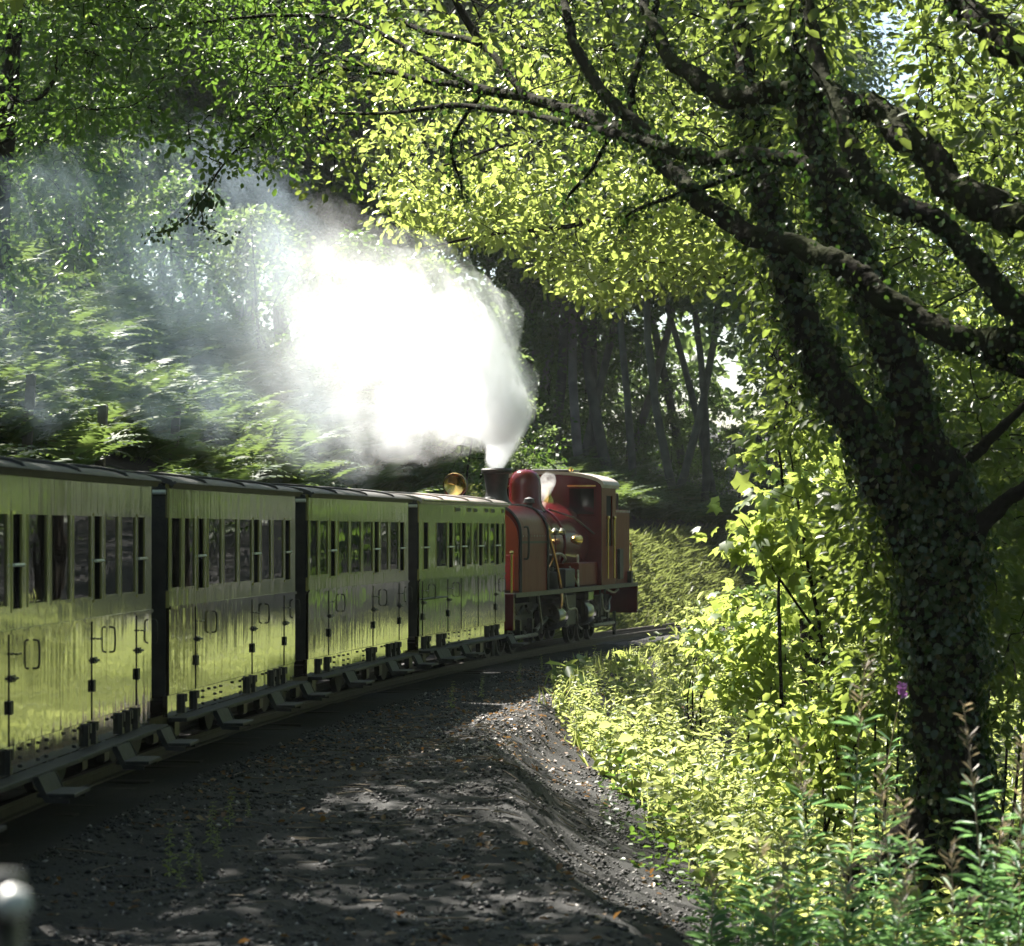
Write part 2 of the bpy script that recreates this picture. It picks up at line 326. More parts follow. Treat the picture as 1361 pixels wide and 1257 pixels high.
# ------------------------------------------------------------------ the carriages
HW, HL, EAVE, BOT, SOLE = .90, 2.86, 2.155, .555, .39
WT, WB, WAIST = 1.895, 1.345, 1.215
def roof_prof(hw=HW + .05, rise=.105, z=EAVE, n=14, th=.035):
    a = [(hw * math.cos(math.pi * k / n) , z + rise * math.sin(math.pi * k / n) ** .9) for k in range(n + 1)]
    return a + [(x * .985, y - th) for x, y in a[::-1]]
def make_carriage(style):
    root = empty('railway_carriage')
    yy = lambda u: u - HL
    std = style != 'van'
    if std:
        panes = [(.05, .45), (.54, .96), (1.50, 2.06), (2.16, 2.75), (2.85, 3.44), (3.90, 4.39), (4.50, 5.06)]
        opens = [(1.09, 1.33), (3.53, 3.78), (5.14, 5.41)]
        doors = [(1.0, 1.44), (3.46, 3.86), (5.10, 5.50)]; cuts = [2.45]
        steps = [(1.05, 1.55), (3.5, 4.0), (5.18, 5.62)]
    else:
        panes = [(.98, 1.68), (2.12, 2.56), (2.93, 3.28), (3.36, 3.71), (4.12, 4.48), (4.57, 4.94), (5.41, 5.66)]
        opens = [(.24, .51), (1.77, 2.02), (2.61, 2.87), (3.77, 4.03), (5.0, 5.26)]
        doors = [(.18, .56), (1.72, 2.07), (2.58, 2.90), (3.74, 4.06), (4.97, 5.30)]; cuts = []
        steps = [(.24, 1.0), (1.8, 2.2), (5.06, 5.5)]
    gaps = sorted(panes + opens)
    # cream cantrail panel with beading, pillars between the lights
    MB().box(HW - .03, HW, -HL, HL, WT, EAVE).build('cantrail_panel', 'cream', root)
    MB().box(HW - .03, HW, -HL, HL, WAIST, WB).build('waist_panel', 'cream', root)
    prev = 0.0
    for a, b_ in gaps + [(2 * HL, 2 * HL)]:
        if a - prev > .01: MB().box(HW - .007, HW + (.004 if a - prev < .13 else 0), yy(prev), yy(a), WB, WT).build('window_pillar', 'cream', root)
        prev = b_
    for a, b_ in panes:
        g = MB().box(HW - .007, HW - .004, yy(a), yy(b_), WB, WT).build('window_pane', 'glass', root)
        MB().box(HW - .003, HW + .006, yy(a), yy(b_), WB, WB + .022).box(HW - .003, HW + .006, yy(a), yy(a) + .016, WB + .022, WT).box(HW - .003, HW + .006, yy(b_) - .016, yy(b_), WB + .022, WT).build('frame', 'cream', g)
    for a, b_ in opens:
        fr = MB().box(HW - .006, HW + .006, yy(a) - .02, yy(a), WB - .02, WT + .02).box(HW - .006, HW + .006, yy(b_), yy(b_) + .02, WB - .02, WT + .02).box(HW - .006, HW + .006, yy(a), yy(b_), WT, WT + .02).box(HW - .006, HW + .006, yy(a), yy(b_), WB - .02, WB).build('drop_window_frame', 'cream', root)
        MB().tube([(HW + .014, yy(a) - .015, 1.60), (HW + .014, yy(b_) + .015, 1.60)], .011, 6).build('safety_bar', 'white', fr)
    # brown lower panels, split at doors and panel joints
    ed = sorted([0, 2 * HL] + [x for d in doors for x in d] + cuts)
    for a, b_ in zip(ed[:-1], ed[1:]):
        dr = any(abs(a - d[0]) < .001 for d in doors)
        MB().box(HW - .03, HW + (.006 if dr else 0), yy(a) + .004, yy(b_) - .004, BOT, WAIST, .003).build('door' if dr else 'side_panel', 'brown', root)
    MB().box(HW, HW + .014, -HL, HL, WAIST - .012, WAIST + .012).build('waist_moulding', 'brown', root)
    for (a, b_) in doors:
        y = yy(b_) + .16; q = HW + .012
        if not std and a not in (.18, 1.72, 4.97): continue
        MB().tube(smooth_path([(q, y, 1.15), (q + .030, y, 1.145), (q + .038, y, 1.11), (q + .038, y, 1.02), (q + .030, y, .985), (q, y, .98)], 4), .007, 6).build('grab_handle', 'gunmetal', root)
        h = MB().box(HW + .006, HW + .016, yy(a) + .02, yy(a) + .12, .925, .965).tube([(HW + .02, yy(a) + .03, .945), (HW + .026, yy(a) + .12, .945)], .009, 6).build('door_handle', 'gunmetal', root)
        MB().box(HW + .006, HW + .02, yy(a) - .03, yy(a) + .045, .74, .82, .004).build('hinge', 'black', root)
        MB().tube([(HW + .01, yy(a) + .1, 1.085), (HW + .028, yy(a) + .1, 1.085), (HW + .028, yy(a) + .2, 1.085)], .006, 6).build('door_latch', 'gunmetal', root)
    # far side, ends, floor, partitions; inside shade is put into black lining, floor and partitions
    MB().box(-HW, -HW + .03, -HL, HL, BOT, EAVE).build('far_side', 'brown', root)
    MB().box(-HW + .031, -HW + .04, -HL + .05, HL - .05, BOT + .05, EAVE - .01).build('shade_backing', 'void', root)  # black sheet added inside the far wall in place of interior shade
    for e in (-1, 1):
        y0 = e * HL; prof = [(-HW + .031, BOT), (HW - .031, BOT)] + [(x * .93, z - .04) for x, z in roof_prof()[:15]]
        MB().prism(prof, min(y0, y0 - e * .04) , max(y0, y0 - e * .04)).build('end_wall', 'black', root)
        MB().tube([(HW - .12, y0 + e * .03, 2.09), (HW - .02, y0 + e * .03, 2.09)], .018, 8).build('lamp_bracket', 'white', root)
        MB().lathe([(.03, 0), (.03, .22), (.11, .225), (.115, .25), (.09, .26)], (0, y0 + (0 if e > 0 else -.26), .5), 'y', 12).build('buffer', 'black', root)
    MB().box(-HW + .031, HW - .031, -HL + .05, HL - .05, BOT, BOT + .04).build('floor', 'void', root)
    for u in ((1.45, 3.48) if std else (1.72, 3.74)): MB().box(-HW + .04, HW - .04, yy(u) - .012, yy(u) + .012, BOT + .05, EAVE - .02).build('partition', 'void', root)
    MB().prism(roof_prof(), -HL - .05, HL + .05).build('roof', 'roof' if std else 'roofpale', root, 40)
    MB().tube([(HW + .055, -HL - .05, EAVE + .005), (HW + .055, HL + .05, EAVE + .005)], .014, 5).build('gutter', 'roof' if std else 'cream', root)
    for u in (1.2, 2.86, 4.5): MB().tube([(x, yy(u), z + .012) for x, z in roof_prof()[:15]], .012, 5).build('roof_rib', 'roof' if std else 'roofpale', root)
    if not std:
        for (a, b_) in panes[1:]:
            tl = MB().box(HW, HW + .008, yy(a) + .04, yy(b_) - .05, 2.03, 2.095).build('toplight', 'cream', root)
            MB().box(HW + .008, HW + .010, yy(a) + .055, yy(b_) - .065, 2.04, 2.085).build('pane', 'black', tl)
        MB().tube([(HW + .03, -HL + .02, .99), (HW + .03, -HL + 1.5, .99)], .012, 6).build('lower_handrail', 'gunmetal', root)
    # solebar with bolts and hangers, continuous step board, folded door steps
    MB().box(HW - .05, HW - .012, -HL, HL, SOLE, BOT - .004).build('solebar', 'brown', root)
    MB().box(-HW + .05, -HW + .08, -HL, HL, SOLE, BOT - .004).build('solebar', 'brown', root)
    for u in ((.48, .95, 3.25, 3.5, 4.45, 4.75, 5.05) if std else (.3, .5, 1.2, 1.45, 4.4, 4.75, 5.1)):
        MB().box(HW - .012, HW + .02, yy(u), yy(u) + .07, SOLE + .005, SOLE + .05).box(HW - .012, HW + .02, yy(u), yy(u) + .025, SOLE + .05, BOT - .02).box(HW - .012, HW + .025, yy(u) + .045, yy(u) + .085, SOLE + .09, BOT - .015).build('step_hanger', 'black', root)
    bm = MB()
    for u in ((1.35, 2.1, 2.95, 1.6, 1.85, 2.6, 3.1, 4.05, 4.25) if std else (1.85, 2.5, 3.2, 2.2, 2.9, 3.6)):
        for z in ((SOLE + .03, SOLE + .08, SOLE + .13) if u in (1.35, 2.1, 2.95, 1.85, 2.5, 3.2) else (BOT - .03,)):
            bm.lathe([(.011, 0), (.011, .01), (.005, .014)], (HW - .012, yy(u), z), 'x', 6)
    bm.build('bolt_heads', 'black', root)['kind'] = 'stuff'
    MB().box(HW - .011, HW + .13, -HL + .03, HL - .03, SOLE - .035, SOLE - .005, .004).build('step_board', 'tread', root)
    for a, b_ in steps:
        sp = [(HW + .131, SOLE - .012), (HW + .16, SOLE - .01), (HW + .22, SOLE - .13), (HW + .34, SOLE - .135), (HW + .34, SOLE - .165), (HW + .2, SOLE - .16), (HW + .131, SOLE - .04)]
        so = MB().prism(sp, yy(a), yy(a) + .012).build('door_step', 'tread', root); MB().prism(sp, yy(b_) - .012, yy(b_)).build('step_bracket', 'tread', so)
        MB().box(HW + .15, HW + .37, yy(a) + .012, yy(b_) - .012, SOLE - .132, SOLE - .108, .004).build('tread', 'tread', so)
        MB().prism([(HW + .135, SOLE - .016), (HW + .155, SOLE - .014), (HW + .20, SOLE - .108), (HW + .18, SOLE - .108)], yy(a) + .012, yy(b_) - .012).build('riser', 'tread', so)
    # bogies
    for u in (.95, 4.75):
        bg = MB().box(-.62, -.54, yy(u) - .62, yy(u) + .62, .22, .34).box(.54, .62, yy(u) - .62, yy(u) + .62, .22, .34).box(-.54, .54, yy(u) - .08, yy(u) + .08, .24, .36).build('bogie', 'black', root)
        for dv in (-.4, .4):
            MB().lathe([(.05, -.42), (.05, -.36), (.24, -.35), (.25, -.29), (.06, -.28), (.06, .28), (.25, .29), (.24, .35), (.05, .36), (.05, .42)], (0, yy(u) + dv, .25), 'x', 20).build('wheelset', 'black', bg, 30)
            MB().box(.621, .68, yy(u) + dv - .09, yy(u) + dv + .09, .15, .30, .015).build('axle_box', 'gunmetal', bg)
    for a in (2.2, 3.3): MB().box(-.5, .5, yy(a), yy(a) + .35, .2, SOLE, .03).build('vacuum_cylinder', 'black', root)
    return root
c_std = make_carriage('std'); c_van = make_carriage('van')
lab = ['near carriage mostly out of frame at left edge, only its end and step showing', 'largest fully seen brown and cream carriage, its near end at the left edge',
       'glossy carriage second from left, two places ahead of the pale-roofed one', 'glossy carriage coupled just behind the pale-roofed one with top lights']
for i, l in enumerate(lab):
    c = c_std if i == 0 else copy_tree(c_std)
    X, Y, h = track(2.28 + 6.44 * i); c.location = (X, Y, 0); c.rotation_euler.z = h
    tag(c, l, 'carriage', 'passenger carriages of the train')
X, Y, h = track(2.28 + 6.44 * 4); c_van.location = (X, Y, 0); c_van.rotation_euler.z = h
tag(c_van, 'carriage with pale roof and row of tiny top lights, coupled to red engine', 'carriage', 'passenger carriages of the train')

# ------------------------------------------------------------------ the engine
loco = empty('steam_locomotive'); LH = 4.7
tag(loco, 'maroon narrow gauge steam engine with black chimney and brass pipes heading the train', 'locomotive')
X, Y, h = track(31.4 + LH); loco.location = (X, Y, 0); loco.rotation_euler.z = h
def V(v): return v - LH
FP = .93
def arch(hw, z0, z1, r, n=8):
    out = [(hw, z0)]
    for k in range(n + 1):
        a = k / n * math.pi / 2; out.append((hw - r + r * math.cos(a), z1 - r + r * math.sin(a)))
    return out + [(-x, z) for x, z in out[::-1]]
MB().box(-.97, .97, V(.1), V(9.3), FP - .05, FP, .008).build('running_plate', 'black', loco)
MB().box(.971, .985, V(.1), V(9.3), FP - .06, FP + .004).build('valance', 'gunmetal', loco)
for v in (0, 9.3):
    bb = MB().box(-.97, .97, V(v), V(v) + .09, .42, FP, .01).build('buffer_beam', 'maroon', loco)
    e = -1 if v == 0 else 1
    MB().lathe([(.05, 0), (.05, .2), (.13, .21), (.14, .24), (.1, .26)], (0, V(v) - .26 if v == 0 else V(v) + .091, .62), 'y', 16).build('buffer', 'black', bb, 40)
# front tank with rounded shoulders, brass beading, red front panel
tk = MB().prism(arch(.95, FP, 2.16, .42), V(.5), V(2.3)).build('front_tank', 'rustred', loco, 30)
for v in (.5, 2.28):
    pr = arch(.96, FP, 2.17, .42, 10)
    MB().tube([(x, V(v), z) for x, z in pr], .022, 6).build('tank_edging', 'black', tk)
MB().prism(arch(.93, FP + .03, 2.10, .42), V(.47), V(.5)).build('tank_front_plate', 'orange', tk)
MB().box(.02, .88, V(.45), V(.469), FP + .04, 1.46, .006).build('red_panel', 'red', tk)
MB().tube(smooth_path([(.95, V(.75), 1.85), (1.01, V(.75), 1.83), (1.02, V(.75), 1.6), (1.01, V(.75), 1.42), (.95, V(.75), 1.40)], 5), .016, 6).build('tank_handrail', 'black', tk)
MB().tube([(.86, V(.36), FP), (.86, V(.36), 1.47)], .018, 8).lathe([(.02, 0), (.035, .02), (.02, .05)], (.86, V(.36), 1.47), 'z', 10).build('lamp_iron', 'brass', loco)
MB().box(.95, .962, V(.55), V(2.25), 1.62, 1.65).build('tank_band', 'black', tk)
rv = MB()
for k in range(9): rv.lathe([(.016, 0), (.012, .012)], (.945, V(.7 + .18 * k), 1.72), 'x', 6)
rv.build('rivets', 'steel', tk)['kind'] = 'stuff'
MB().lathe([(.17, 0), (.17, .03), (.10, .035), (.10, .07), (.06, .11), (.0, .12)], (.42, V(.9), 2.161), 'z', 18).build('filler_lid', 'black', tk, 40)
MB().box(.05, .62, V(.75), V(1.05), 2.17, 2.185).build('filler_step', 'steel', tk)
hl = MB().lathe([(.01, .26), (.05, .26), (.14, .22), (.165, .06), (.165, 0)], (0, V(.55), 2.44), 'y', 26, False).build('headlamp', 'black', loco, 40)
MB().lathe([(.165, -.012), (.17, .0), (.16, .02)], (0, V(.53), 2.44), 'y', 26, False).build('lamp_rim', 'brass', hl, 40)
MB().lathe([(.0, .06), (.06, .045), (.12, .02), (.15, -.005)], (0, V(.535), 2.44), 'y', 22, False).build('reflector', 'brass', hl, 60)
MB().box(-.06, .06, V(.58), V(.72), 2.155, 2.29).build('lamp_stand', 'black', hl)
# smokebox, chimney, boiler, dome
sbx = MB().lathe([(.0, 0), (.60, 0), (.63, .03), (.63, 1.2), (.60, 1.22)], (0, V(2.5), 1.58), 'y', 36).box(-.45, .45, V(2.6), V(3.6), FP, 1.2).build('smokebox', 'black', loco, 40)
MB().lathe([(.26, 2.14), (.235, 2.20), (.185, 2.26), (.16, 2.34), (.155, 2.40), (.165, 2.48), (.18, 2.58), (.19, 2.64), (.225, 2.66), (.23, 2.70), (.21, 2.725), (.15, 2.725), (.14, 2.55), (.12, 2.4)], (0, V(3.1), 0), 'z', 32).build('chimney', 'black', loco, 40)
bl = MB().lathe([(.60, 0), (.60, 1.4), (.68, 1.9), (.70, 2.85)], (0, V(3.72), 1.58), 'y', 40).build('boiler', 'maroon', loco, 40)
for v in (3.78, 4.5, 5.15): MB().lathe([(.606 if v < 5 else .625, 0), (.612 if v < 5 else .63, .01), (.612 if v < 5 else .635, .05), (.606 if v < 5 else .63, .06)], (0, V(v), 1.58), 'y', 40).build('boiler_band', 'maroon', bl, 40)
MB().lathe([(.34, 2.1), (.27, 2.2), (.25, 2.28), (.25, 2.50), (.235, 2.60), (.19, 2.69), (.11, 2.74), (.0, 2.75)], (0, V(5.05), 0), 'z', 32).build('steam_dome', 'maroon', loco, 60)
MB().lathe([(.10, 2.2), (.09, 2.3), (.05, 2.36), (.05, 2.46), (.065, 2.47), (.065, 2.5), (.0, 2.52)], (.12, V(6.2), 0), 'z', 14).build('safety_valve', 'brass', loco, 40)
MB().lathe([(.05, 2.1), (.05, 2.2), (.09, 2.22), (.075, 2.28), (.0, 2.31)], (.32, V(3.9), 0), 'z', 14).build('snifting_valve', 'black', loco, 50)
# pipes and fittings on the near side
pipe = smooth_path([(.40, V(2.45), 2.13), (.62, V(2.6), 2.10), (.78, V(2.72), 1.95), (.86, V(2.85), 1.70), (.88, V(3.25), 1.3), (.89, V(3.5), FP + .02), (.90, V(3.5), .7), (.80, V(3.55), .55)], 8)
MB().tube(pipe, .026, 8).build('steam_pipe', 'copper', loco, 1)
MB().tube([(.66, V(3.0), 1.78), (.72, V(4.6), 1.78)], .020, 8).build('valve_rod', 'brass', loco)
for v in (3.05, 3.5, 4.0, 4.5): MB().lathe([(.02, -.05), (.05, -.03), (.055, .02), (.02, .06)], (.70, V(v), 1.78), 'z', 10).build('valve_wheel', 'brass' if v < 4 else 'steel', loco)
MB().lathe([(.03, 0), (.06, .04), (.07, .22), (.085, .30), (.03, .32)], (.80, V(4.9), 1.66), 'y', 14).build('lubricator', 'brass', loco, 40)
MB().tube(smooth_path([(.70, V(3.0), 1.70), (.82, V(3.1), 1.62), (.84, V(3.2), 1.42), (.78, V(3.15), 1.25), (.72, V(3.1), 1.22)], 6), .013, 6).build('small_pipe', 'copper', loco, 1)
MB().tube([(.87, V(4.9), FP), (.78, V(5.3), 1.42)], .018, 6).tube([(.87, V(4.9), FP), (.80, V(4.6), 1.25)], .016, 6).build('stay_rod', 'steel', loco)
ap = MB().lathe([(.12, 0), (.13, .02), (.13, .24), (.06, .26), (.06, .32), (.11, .34), (.11, .5), (.0, .52)], (.72, V(3.55), FP), 'z', 18).build('air_pump', 'black', loco, 40)
MB().tube(smooth_path([(.72, V(3.55), 1.42), (.86, V(3.6), 1.45), (.88, V(3.9), 1.38), (.80, V(4.1), 1.32)], 5), .02, 6).build('pump_pipe', 'steel', ap, 1)
MB().box(.45, .84, V(4.1), V(4.8), FP + .002, 1.22, .02).build('tool_box', 'black', loco)
MB().box(.50, .84, V(5.1), V(6.55), FP + .002, 1.3, .02).build('side_splasher', 'rustred', loco)
MB().tube([(.60, V(4.0), 2.12), (.74, V(5.2), 2.0), (.80, V(6.5), 1.75)], .014, 6).build('boiler_handrail', 'gunmetal', loco, 1)
# cab
CW = .90
prof = [(-CW, FP), (CW, FP), (CW, 2.52)] + [(CW * math.cos(math.pi * k / 12), 2.52 + .20 * math.sin(math.pi * k / 12)) for k in range(1, 12)] + [(-CW, 2.52)]
cb = MB().prism(prof, V(6.6), V(6.63)).build('cab_front', 'maroon', loco)
for e in (1, -1):
    x0, x1 = sorted((e * .36, e * .80)); xa, xb = sorted((e * .38, e * .78))
    wf = MB().box(x0, x1, V(6.575), V(6.599), 2.03, 2.50, .01).build('cab_window', 'maroon', cb)
    MB().box(xa, xb, V(6.568), V(6.5745), 2.06, 2.47).build('pane', 'glass', wf); MB().box(xa + .004, xb - .004, V(6.5748), V(6.5752), 2.064, 2.466).build('window_dark', 'void', wf)  # black sheet behind the pane standing in for shade in the cab
    MB().box(x0 - .01, x1 + .01, V(6.565), V(6.575), 2.50, 2.525).build('rain_strip', 'brass', wf)
for e in (1, -1):
    xa, xb = sorted((e * (CW - .02), e * CW))
    MB().box(xa, xb, V(6.631), V(7.0), FP, 2.5).box(xa, xb, V(7.5), V(7.75), FP, 2.5).box(xa, xb, V(7.0), V(7.5), FP, 1.55).box(xa, xb, V(7.0), V(7.5), 2.36, 2.5).build('cab_side', 'rustred', loco)
    MB().box(xa * .97, xb * .97, V(6.98), V(7.52), 1.5, 2.4).build('cab_shade_sheet', 'void', loco)  # black sheet across the doorway, standing in for shade inside
    for v in (6.98, 7.52):
        hr = MB().tube([(e * (CW + .03), V(v), FP + .1), (e * (CW + .03), V(v), 1.98)], .016, 8).lathe([(.018, 0), (.034, .02), (.03, .05), (.01, .06)], (e * (CW + .03), V(v), 1.98), 'z', 10).build('cab_handrail', 'brass', loco)
MB().prism(prof, V(7.75), V(7.78)).build('cab_back', 'maroon', loco)
rp = [((CW + .05) * math.cos(math.pi * k / 14), 2.53 + .22 * math.sin(math.pi * k / 14) ** .9) for k in range(15)]
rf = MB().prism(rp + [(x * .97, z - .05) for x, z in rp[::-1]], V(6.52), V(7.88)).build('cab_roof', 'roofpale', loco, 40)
MB().box(-.3, .35, V(6.8), V(7.5), 2.752, 2.785, .01).build('roof_hatch', 'black', rf); MB().lathe([(.02, 0), (.045, .03), (.02, .07)], (.38, V(6.7), 2.745), 'z', 8).build('whistle', 'brass', rf)
# bunker and coal
bk = MB().prism(arch(.86, FP, 2.14, .06, 3), V(7.9), V(9.2)).build('bunker', 'rustred', loco)
MB().box(.855, .875, V(7.92), V(9.18), 2.10, 2.135).build('bunker_beading', 'steel', bk)
cv = RNG.uniform(-1, 1, (90, 3)) * np.array([.72, .55, .10]) + np.array([0, V(8.55), 2.19])
mbk = MB()
for c in cv: mbk.add(c + rand_dirs(8) * RNG.uniform(.05, .1), [(0, 1, 2), (0, 2, 3), (0, 3, 4), (1, 4, 5), (2, 5, 6), (3, 6, 7), (1, 5, 2), (4, 7, 6), (0, 4, 1), (3, 7, 4), (2, 6, 3)])
mbk.build('coal', 'coal', bk)['kind'] = 'stuff'
MB().tube([(.70, V(8.9), 2.14), (.70, V(8.9), 2.42)], .03, 8).build('lamp_post', 'black', bk)
MB().tube([(.86, V(9.35), FP), (.86, V(9.35), 1.55)], .014, 6).lathe([(.015, 0), (.03, .02), (.015, .05)], (.86, V(9.35), 1.55), 'z', 8).build('corner_rail', 'brass', loco)
MB().box(.861, .91, V(8.1), V(8.4), 1.0, 1.5, .01).build('locker', 'black', bk); MB().box(.861, .93, V(9.0), V(9.15), FP, 1.12, .01).build('jack', 'black', bk)
# wheels, cylinders, motion
for v in (.95, 1.75, 2.55, 6.7, 7.5, 8.3):
    wh = MB()
    for e in (-1, 1):
        wh.lathe([(.37, -.03), (.385, 0), (.36, .05), (.32, .05), (.32, -.02)], (e * .33, V(v), .36), 'x', 28).lathe([(.07, -.03), (.07, .08)], (e * .33, V(v), .36), 'x', 12)
        for k in range(8):
            a = k * math.pi / 4; wh.tube([(e * .34, V(v) + .06 * math.cos(a), .36 + .06 * math.sin(a)), (e * .34, V(v) + .34 * math.cos(a), .36 + .34 * math.sin(a))], .018, 5)
    wo = wh.tube([(-.62, V(v), .36), (.62, V(v), .36)], .05, 10).build('driving_wheelset', 'black', loco)
    MB().box(.60, .68, V(v) - .06, V(v) + .06, .22, .52, .015).tube([(.71, V(v), .36), (.71, V(v), .28)], .04, 8).build('crank', 'gunmetal', wo)
for v0, v1 in ((.4, 3.1), (6.2, 9.0)):
    MB().box(.52, .56, V(v0), V(v1), .30, .74).box(-.56, -.52, V(v0), V(v1), .30, .74).build('frame', 'black', loco)
    MB().tube([(.73, V(v0 + .55), .28), (.73, V(v1 - .55), .28)], .03, 8).build('coupling_rod', 'steel', loco)
    for k in range(3):
        vv = v0 + .55 + .8 * k; MB().tube(smooth_path([(.64, V(vv - .3), .70), (.64, V(vv), .60), (.64, V(vv + .3), .70)], 4), .03, 6).build('leaf_spring', 'gunmetal', loco)
for v in (3.45, 5.6):
    cyl = MB().lathe([(.10, -.05), (.20, -.04), (.215, 0), (.215, .5), (.20, .54), (.10, .55)], (.70, V(v), .52), 'y', 22).build('cylinder', 'brown', loco, 40)
    MB().box(.52, .88, V(v) + .05, V(v) + .45, .70, .86, .02).build('valve_chest', 'brown', cyl)
    MB().tube([(.70, V(v) - .06, .50), (.72, V(v) - .9, .34)], .03, 8).tube([(.70, V(v) + .55, .50), (.72, V(v) + 1.3, .36)], .026, 8).build('connecting_rod', 'steel', cyl)
MB().box(-.5, .5, V(3.1), V(6.2), .62, .86).build('main_girder', 'black', loco)
MB().box(-.45, .75, V(4.5), V(5.3), .32, .85, .04).build('ash_pan', 'black', loco)
for P_ in ([(.88, V(3.9), .85), (.9, V(4.0), .62), (.9, V(4.6), .60), (.88, V(4.8), .36), (.86, V(5.2), .28)], [(.9, V(6.6), .8), (.91, V(6.7), .55), (.9, V(7.2), .52), (.88, V(7.3), .7)], [(.9, V(7.0), .86), (.92, V(7.5), .80), (.9, V(8.0), .84)], [(.88, V(2.0), .86), (.9, V(2.1), .5), (.86, V(2.3), .35), (.8, V(2.6), .3)]):
    MB().tube(smooth_path(P_, 6), .018, 6).build('brake_pipe', 'steel', loco, 1)
MB().box(.75, .9, V(6.55), V(7.0), .38, .42, .008).tube([(.88, V(6.57), .42), (.88, V(6.57), FP - .05)], .014, 6).tube([(.88, V(6.98), .42), (.88, V(6.98), FP - .05)], .014, 6).build('cab_step', 'black', loco)
for v in (.25, 9.1): MB().tube([(.62, V(v), .45), (.62, V(v), .06)], .03, 6).build('rail_guard', 'black', loco)
MB().tube(smooth_path([(.55, V(.0), .62), (.62, V(-.18), .5), (.60, V(-.3), .3), (.4, V(-.4), .25)], 5), .03, 8).build('vacuum_hose', 'black', loco, 1)

# ------------------------------------------------------------------ woodland: gaps the sun comes through
SN = np.array(S)
GAPS = [((1.9, 30, -.5), 1.9), ((2.6, 36, 0), 2.2), ((2.4, 25.5, -1), 1.7), ((.5, 44.5, 2.6), 1.3), ((1.3, 48.5, 2.6), 1.3), ((-1., 42.5, 4), 2.1), ((-2.3, 39.5, 4.4), 1.6), ((-.3, 44.6, 3.2), 1.2),
        ((-1.4, 38, 2.4), 1.3), ((3.6, 57, 2), 3.4), ((3.6, 63.5, 2), 4.0), ((1.0, 58, 3.5), 2.5), ((3.8, 69, 2), 4.0), ((.5, 36, -.1), 1.5), ((0, 31.5, -.1), 1.2), ((1.2, 41, 0), 1.2), ((4.5, 33, 1), 1.8)]
def sunlit(P):
    """which points would shade one of the clearings"""
    bad = np.zeros(len(P), bool)
    for c, r in GAPS:
        d = P - np.array(c); t_ = d @ SN; bad |= (t_ > 1.3) & (np.linalg.norm(d - t_[:, None] * SN, axis=1) < r)
    t_ = (P[:, 2] + .4) / SN[2]; G = P - t_[:, None] * SN; s_, d_ = track_sd(G[:, 0], G[:, 1]); e_ = np.interp(s_, [4, 10, 20, 30, 60], [4.35, 3.55, 2.5, 2.1, 2.0])
    bad |= (P[:, 2] > .9) & (s_ > 10) & (s_ < 31) & (d_ > e_ + .2) & (d_ < e_ + 3.6)
    return bad
def limb(pts, k=6, wf=.82):
    """rows (photo x, photo y, depth, width in photo pixels) -> x, y, z, radius along a smooth limb"""
    A = [(*px(a, b, Y), wd * .5 * wf * Y / FPX) for a, b, Y, wd in pts]; P = smooth_path(A, k); n = len(P)
    q = np.arange(n)[:, None] * .9 + RNG.uniform(0, 6.28, (1, 3)); P[:, :3] += (np.sin(q) + .6 * np.sin(q * 2.3 + 1)) * P[:, 3:4] * .16; P[:, 3] *= 1 + .07 * np.sin(np.arange(n) * 1.7); return P
def connect(nodes, C, r0=.010, r1=.003, n=4, sag=.12):
    """grow a twig from the nearest wood to every leaf cluster"""
    C = C[np.argsort([np.min(np.sum((nodes - c) ** 2, 1)) for c in C])]; N = list(nodes); parts = []; NA = np.zeros((len(nodes) + 3 * len(C), 3)); NA[:len(nodes)] = nodes; k = len(nodes)
    for c in C:
        i = np.argmin(np.sum((NA[:k] - c) ** 2, 1)); p = NA[i].copy(); L = np.linalg.norm(c - p)
        if L < .05: continue
        j = RNG.normal(size=(2, 3)) * L * sag; P = smooth_path([p, p + (c - p) * .35 + j[0] + np.array([0, 0, .06 * L]), p + (c - p) * .7 + j[1], c], 3)
        v, f = tube_np(P, np.linspace(min(r0, .004 + .008 * L), r1, len(P)), n); parts.append((v, np.array(f)))
        NA[k] = P[4]; NA[k + 1] = P[7]; NA[k + 2] = c; k += 3
    return merge(parts)
def leaf_clusters(C, per, rad, size, wid=.55, far=False, down=.35, flat=.9):
    n = len(C) * per; c = np.repeat(C, per, 0); d = rand_dirs(n); P = c + d * (RNG.random((n, 1)) ** .5) * rad * np.array([1, 1, .65])
    A = d * np.array([1, 1, .5]) + rand_dirs(n) * .6 - np.array([0, 0, down]); N = rand_dirs(n) * flat + np.array([0, 0, 1.])
    if wid > .9: return palm_leaves(P, A, N, size * RNG.uniform(.6, 1.3, n))
    return leaves(P, A, N, size * RNG.uniform(.45, 1.3, n), wid, far=far)
def screen_pts(n, x0, x1, y0, low, Y0, Y1):
    """n points in the slab of air seen between photo columns x0..x1, row y0 and the ragged lower edge 'low'"""
    X = RNG.uniform(x0, x1, n); yl = np.interp(X, [a for a, b in low], [b for a, b in low]); y = y0 + (yl - y0) * RNG.random(n); Y = RNG.uniform(Y0, Y1, n)
    return np.array([px(a, b, c) for a, b, c in zip(X, y, Y)])
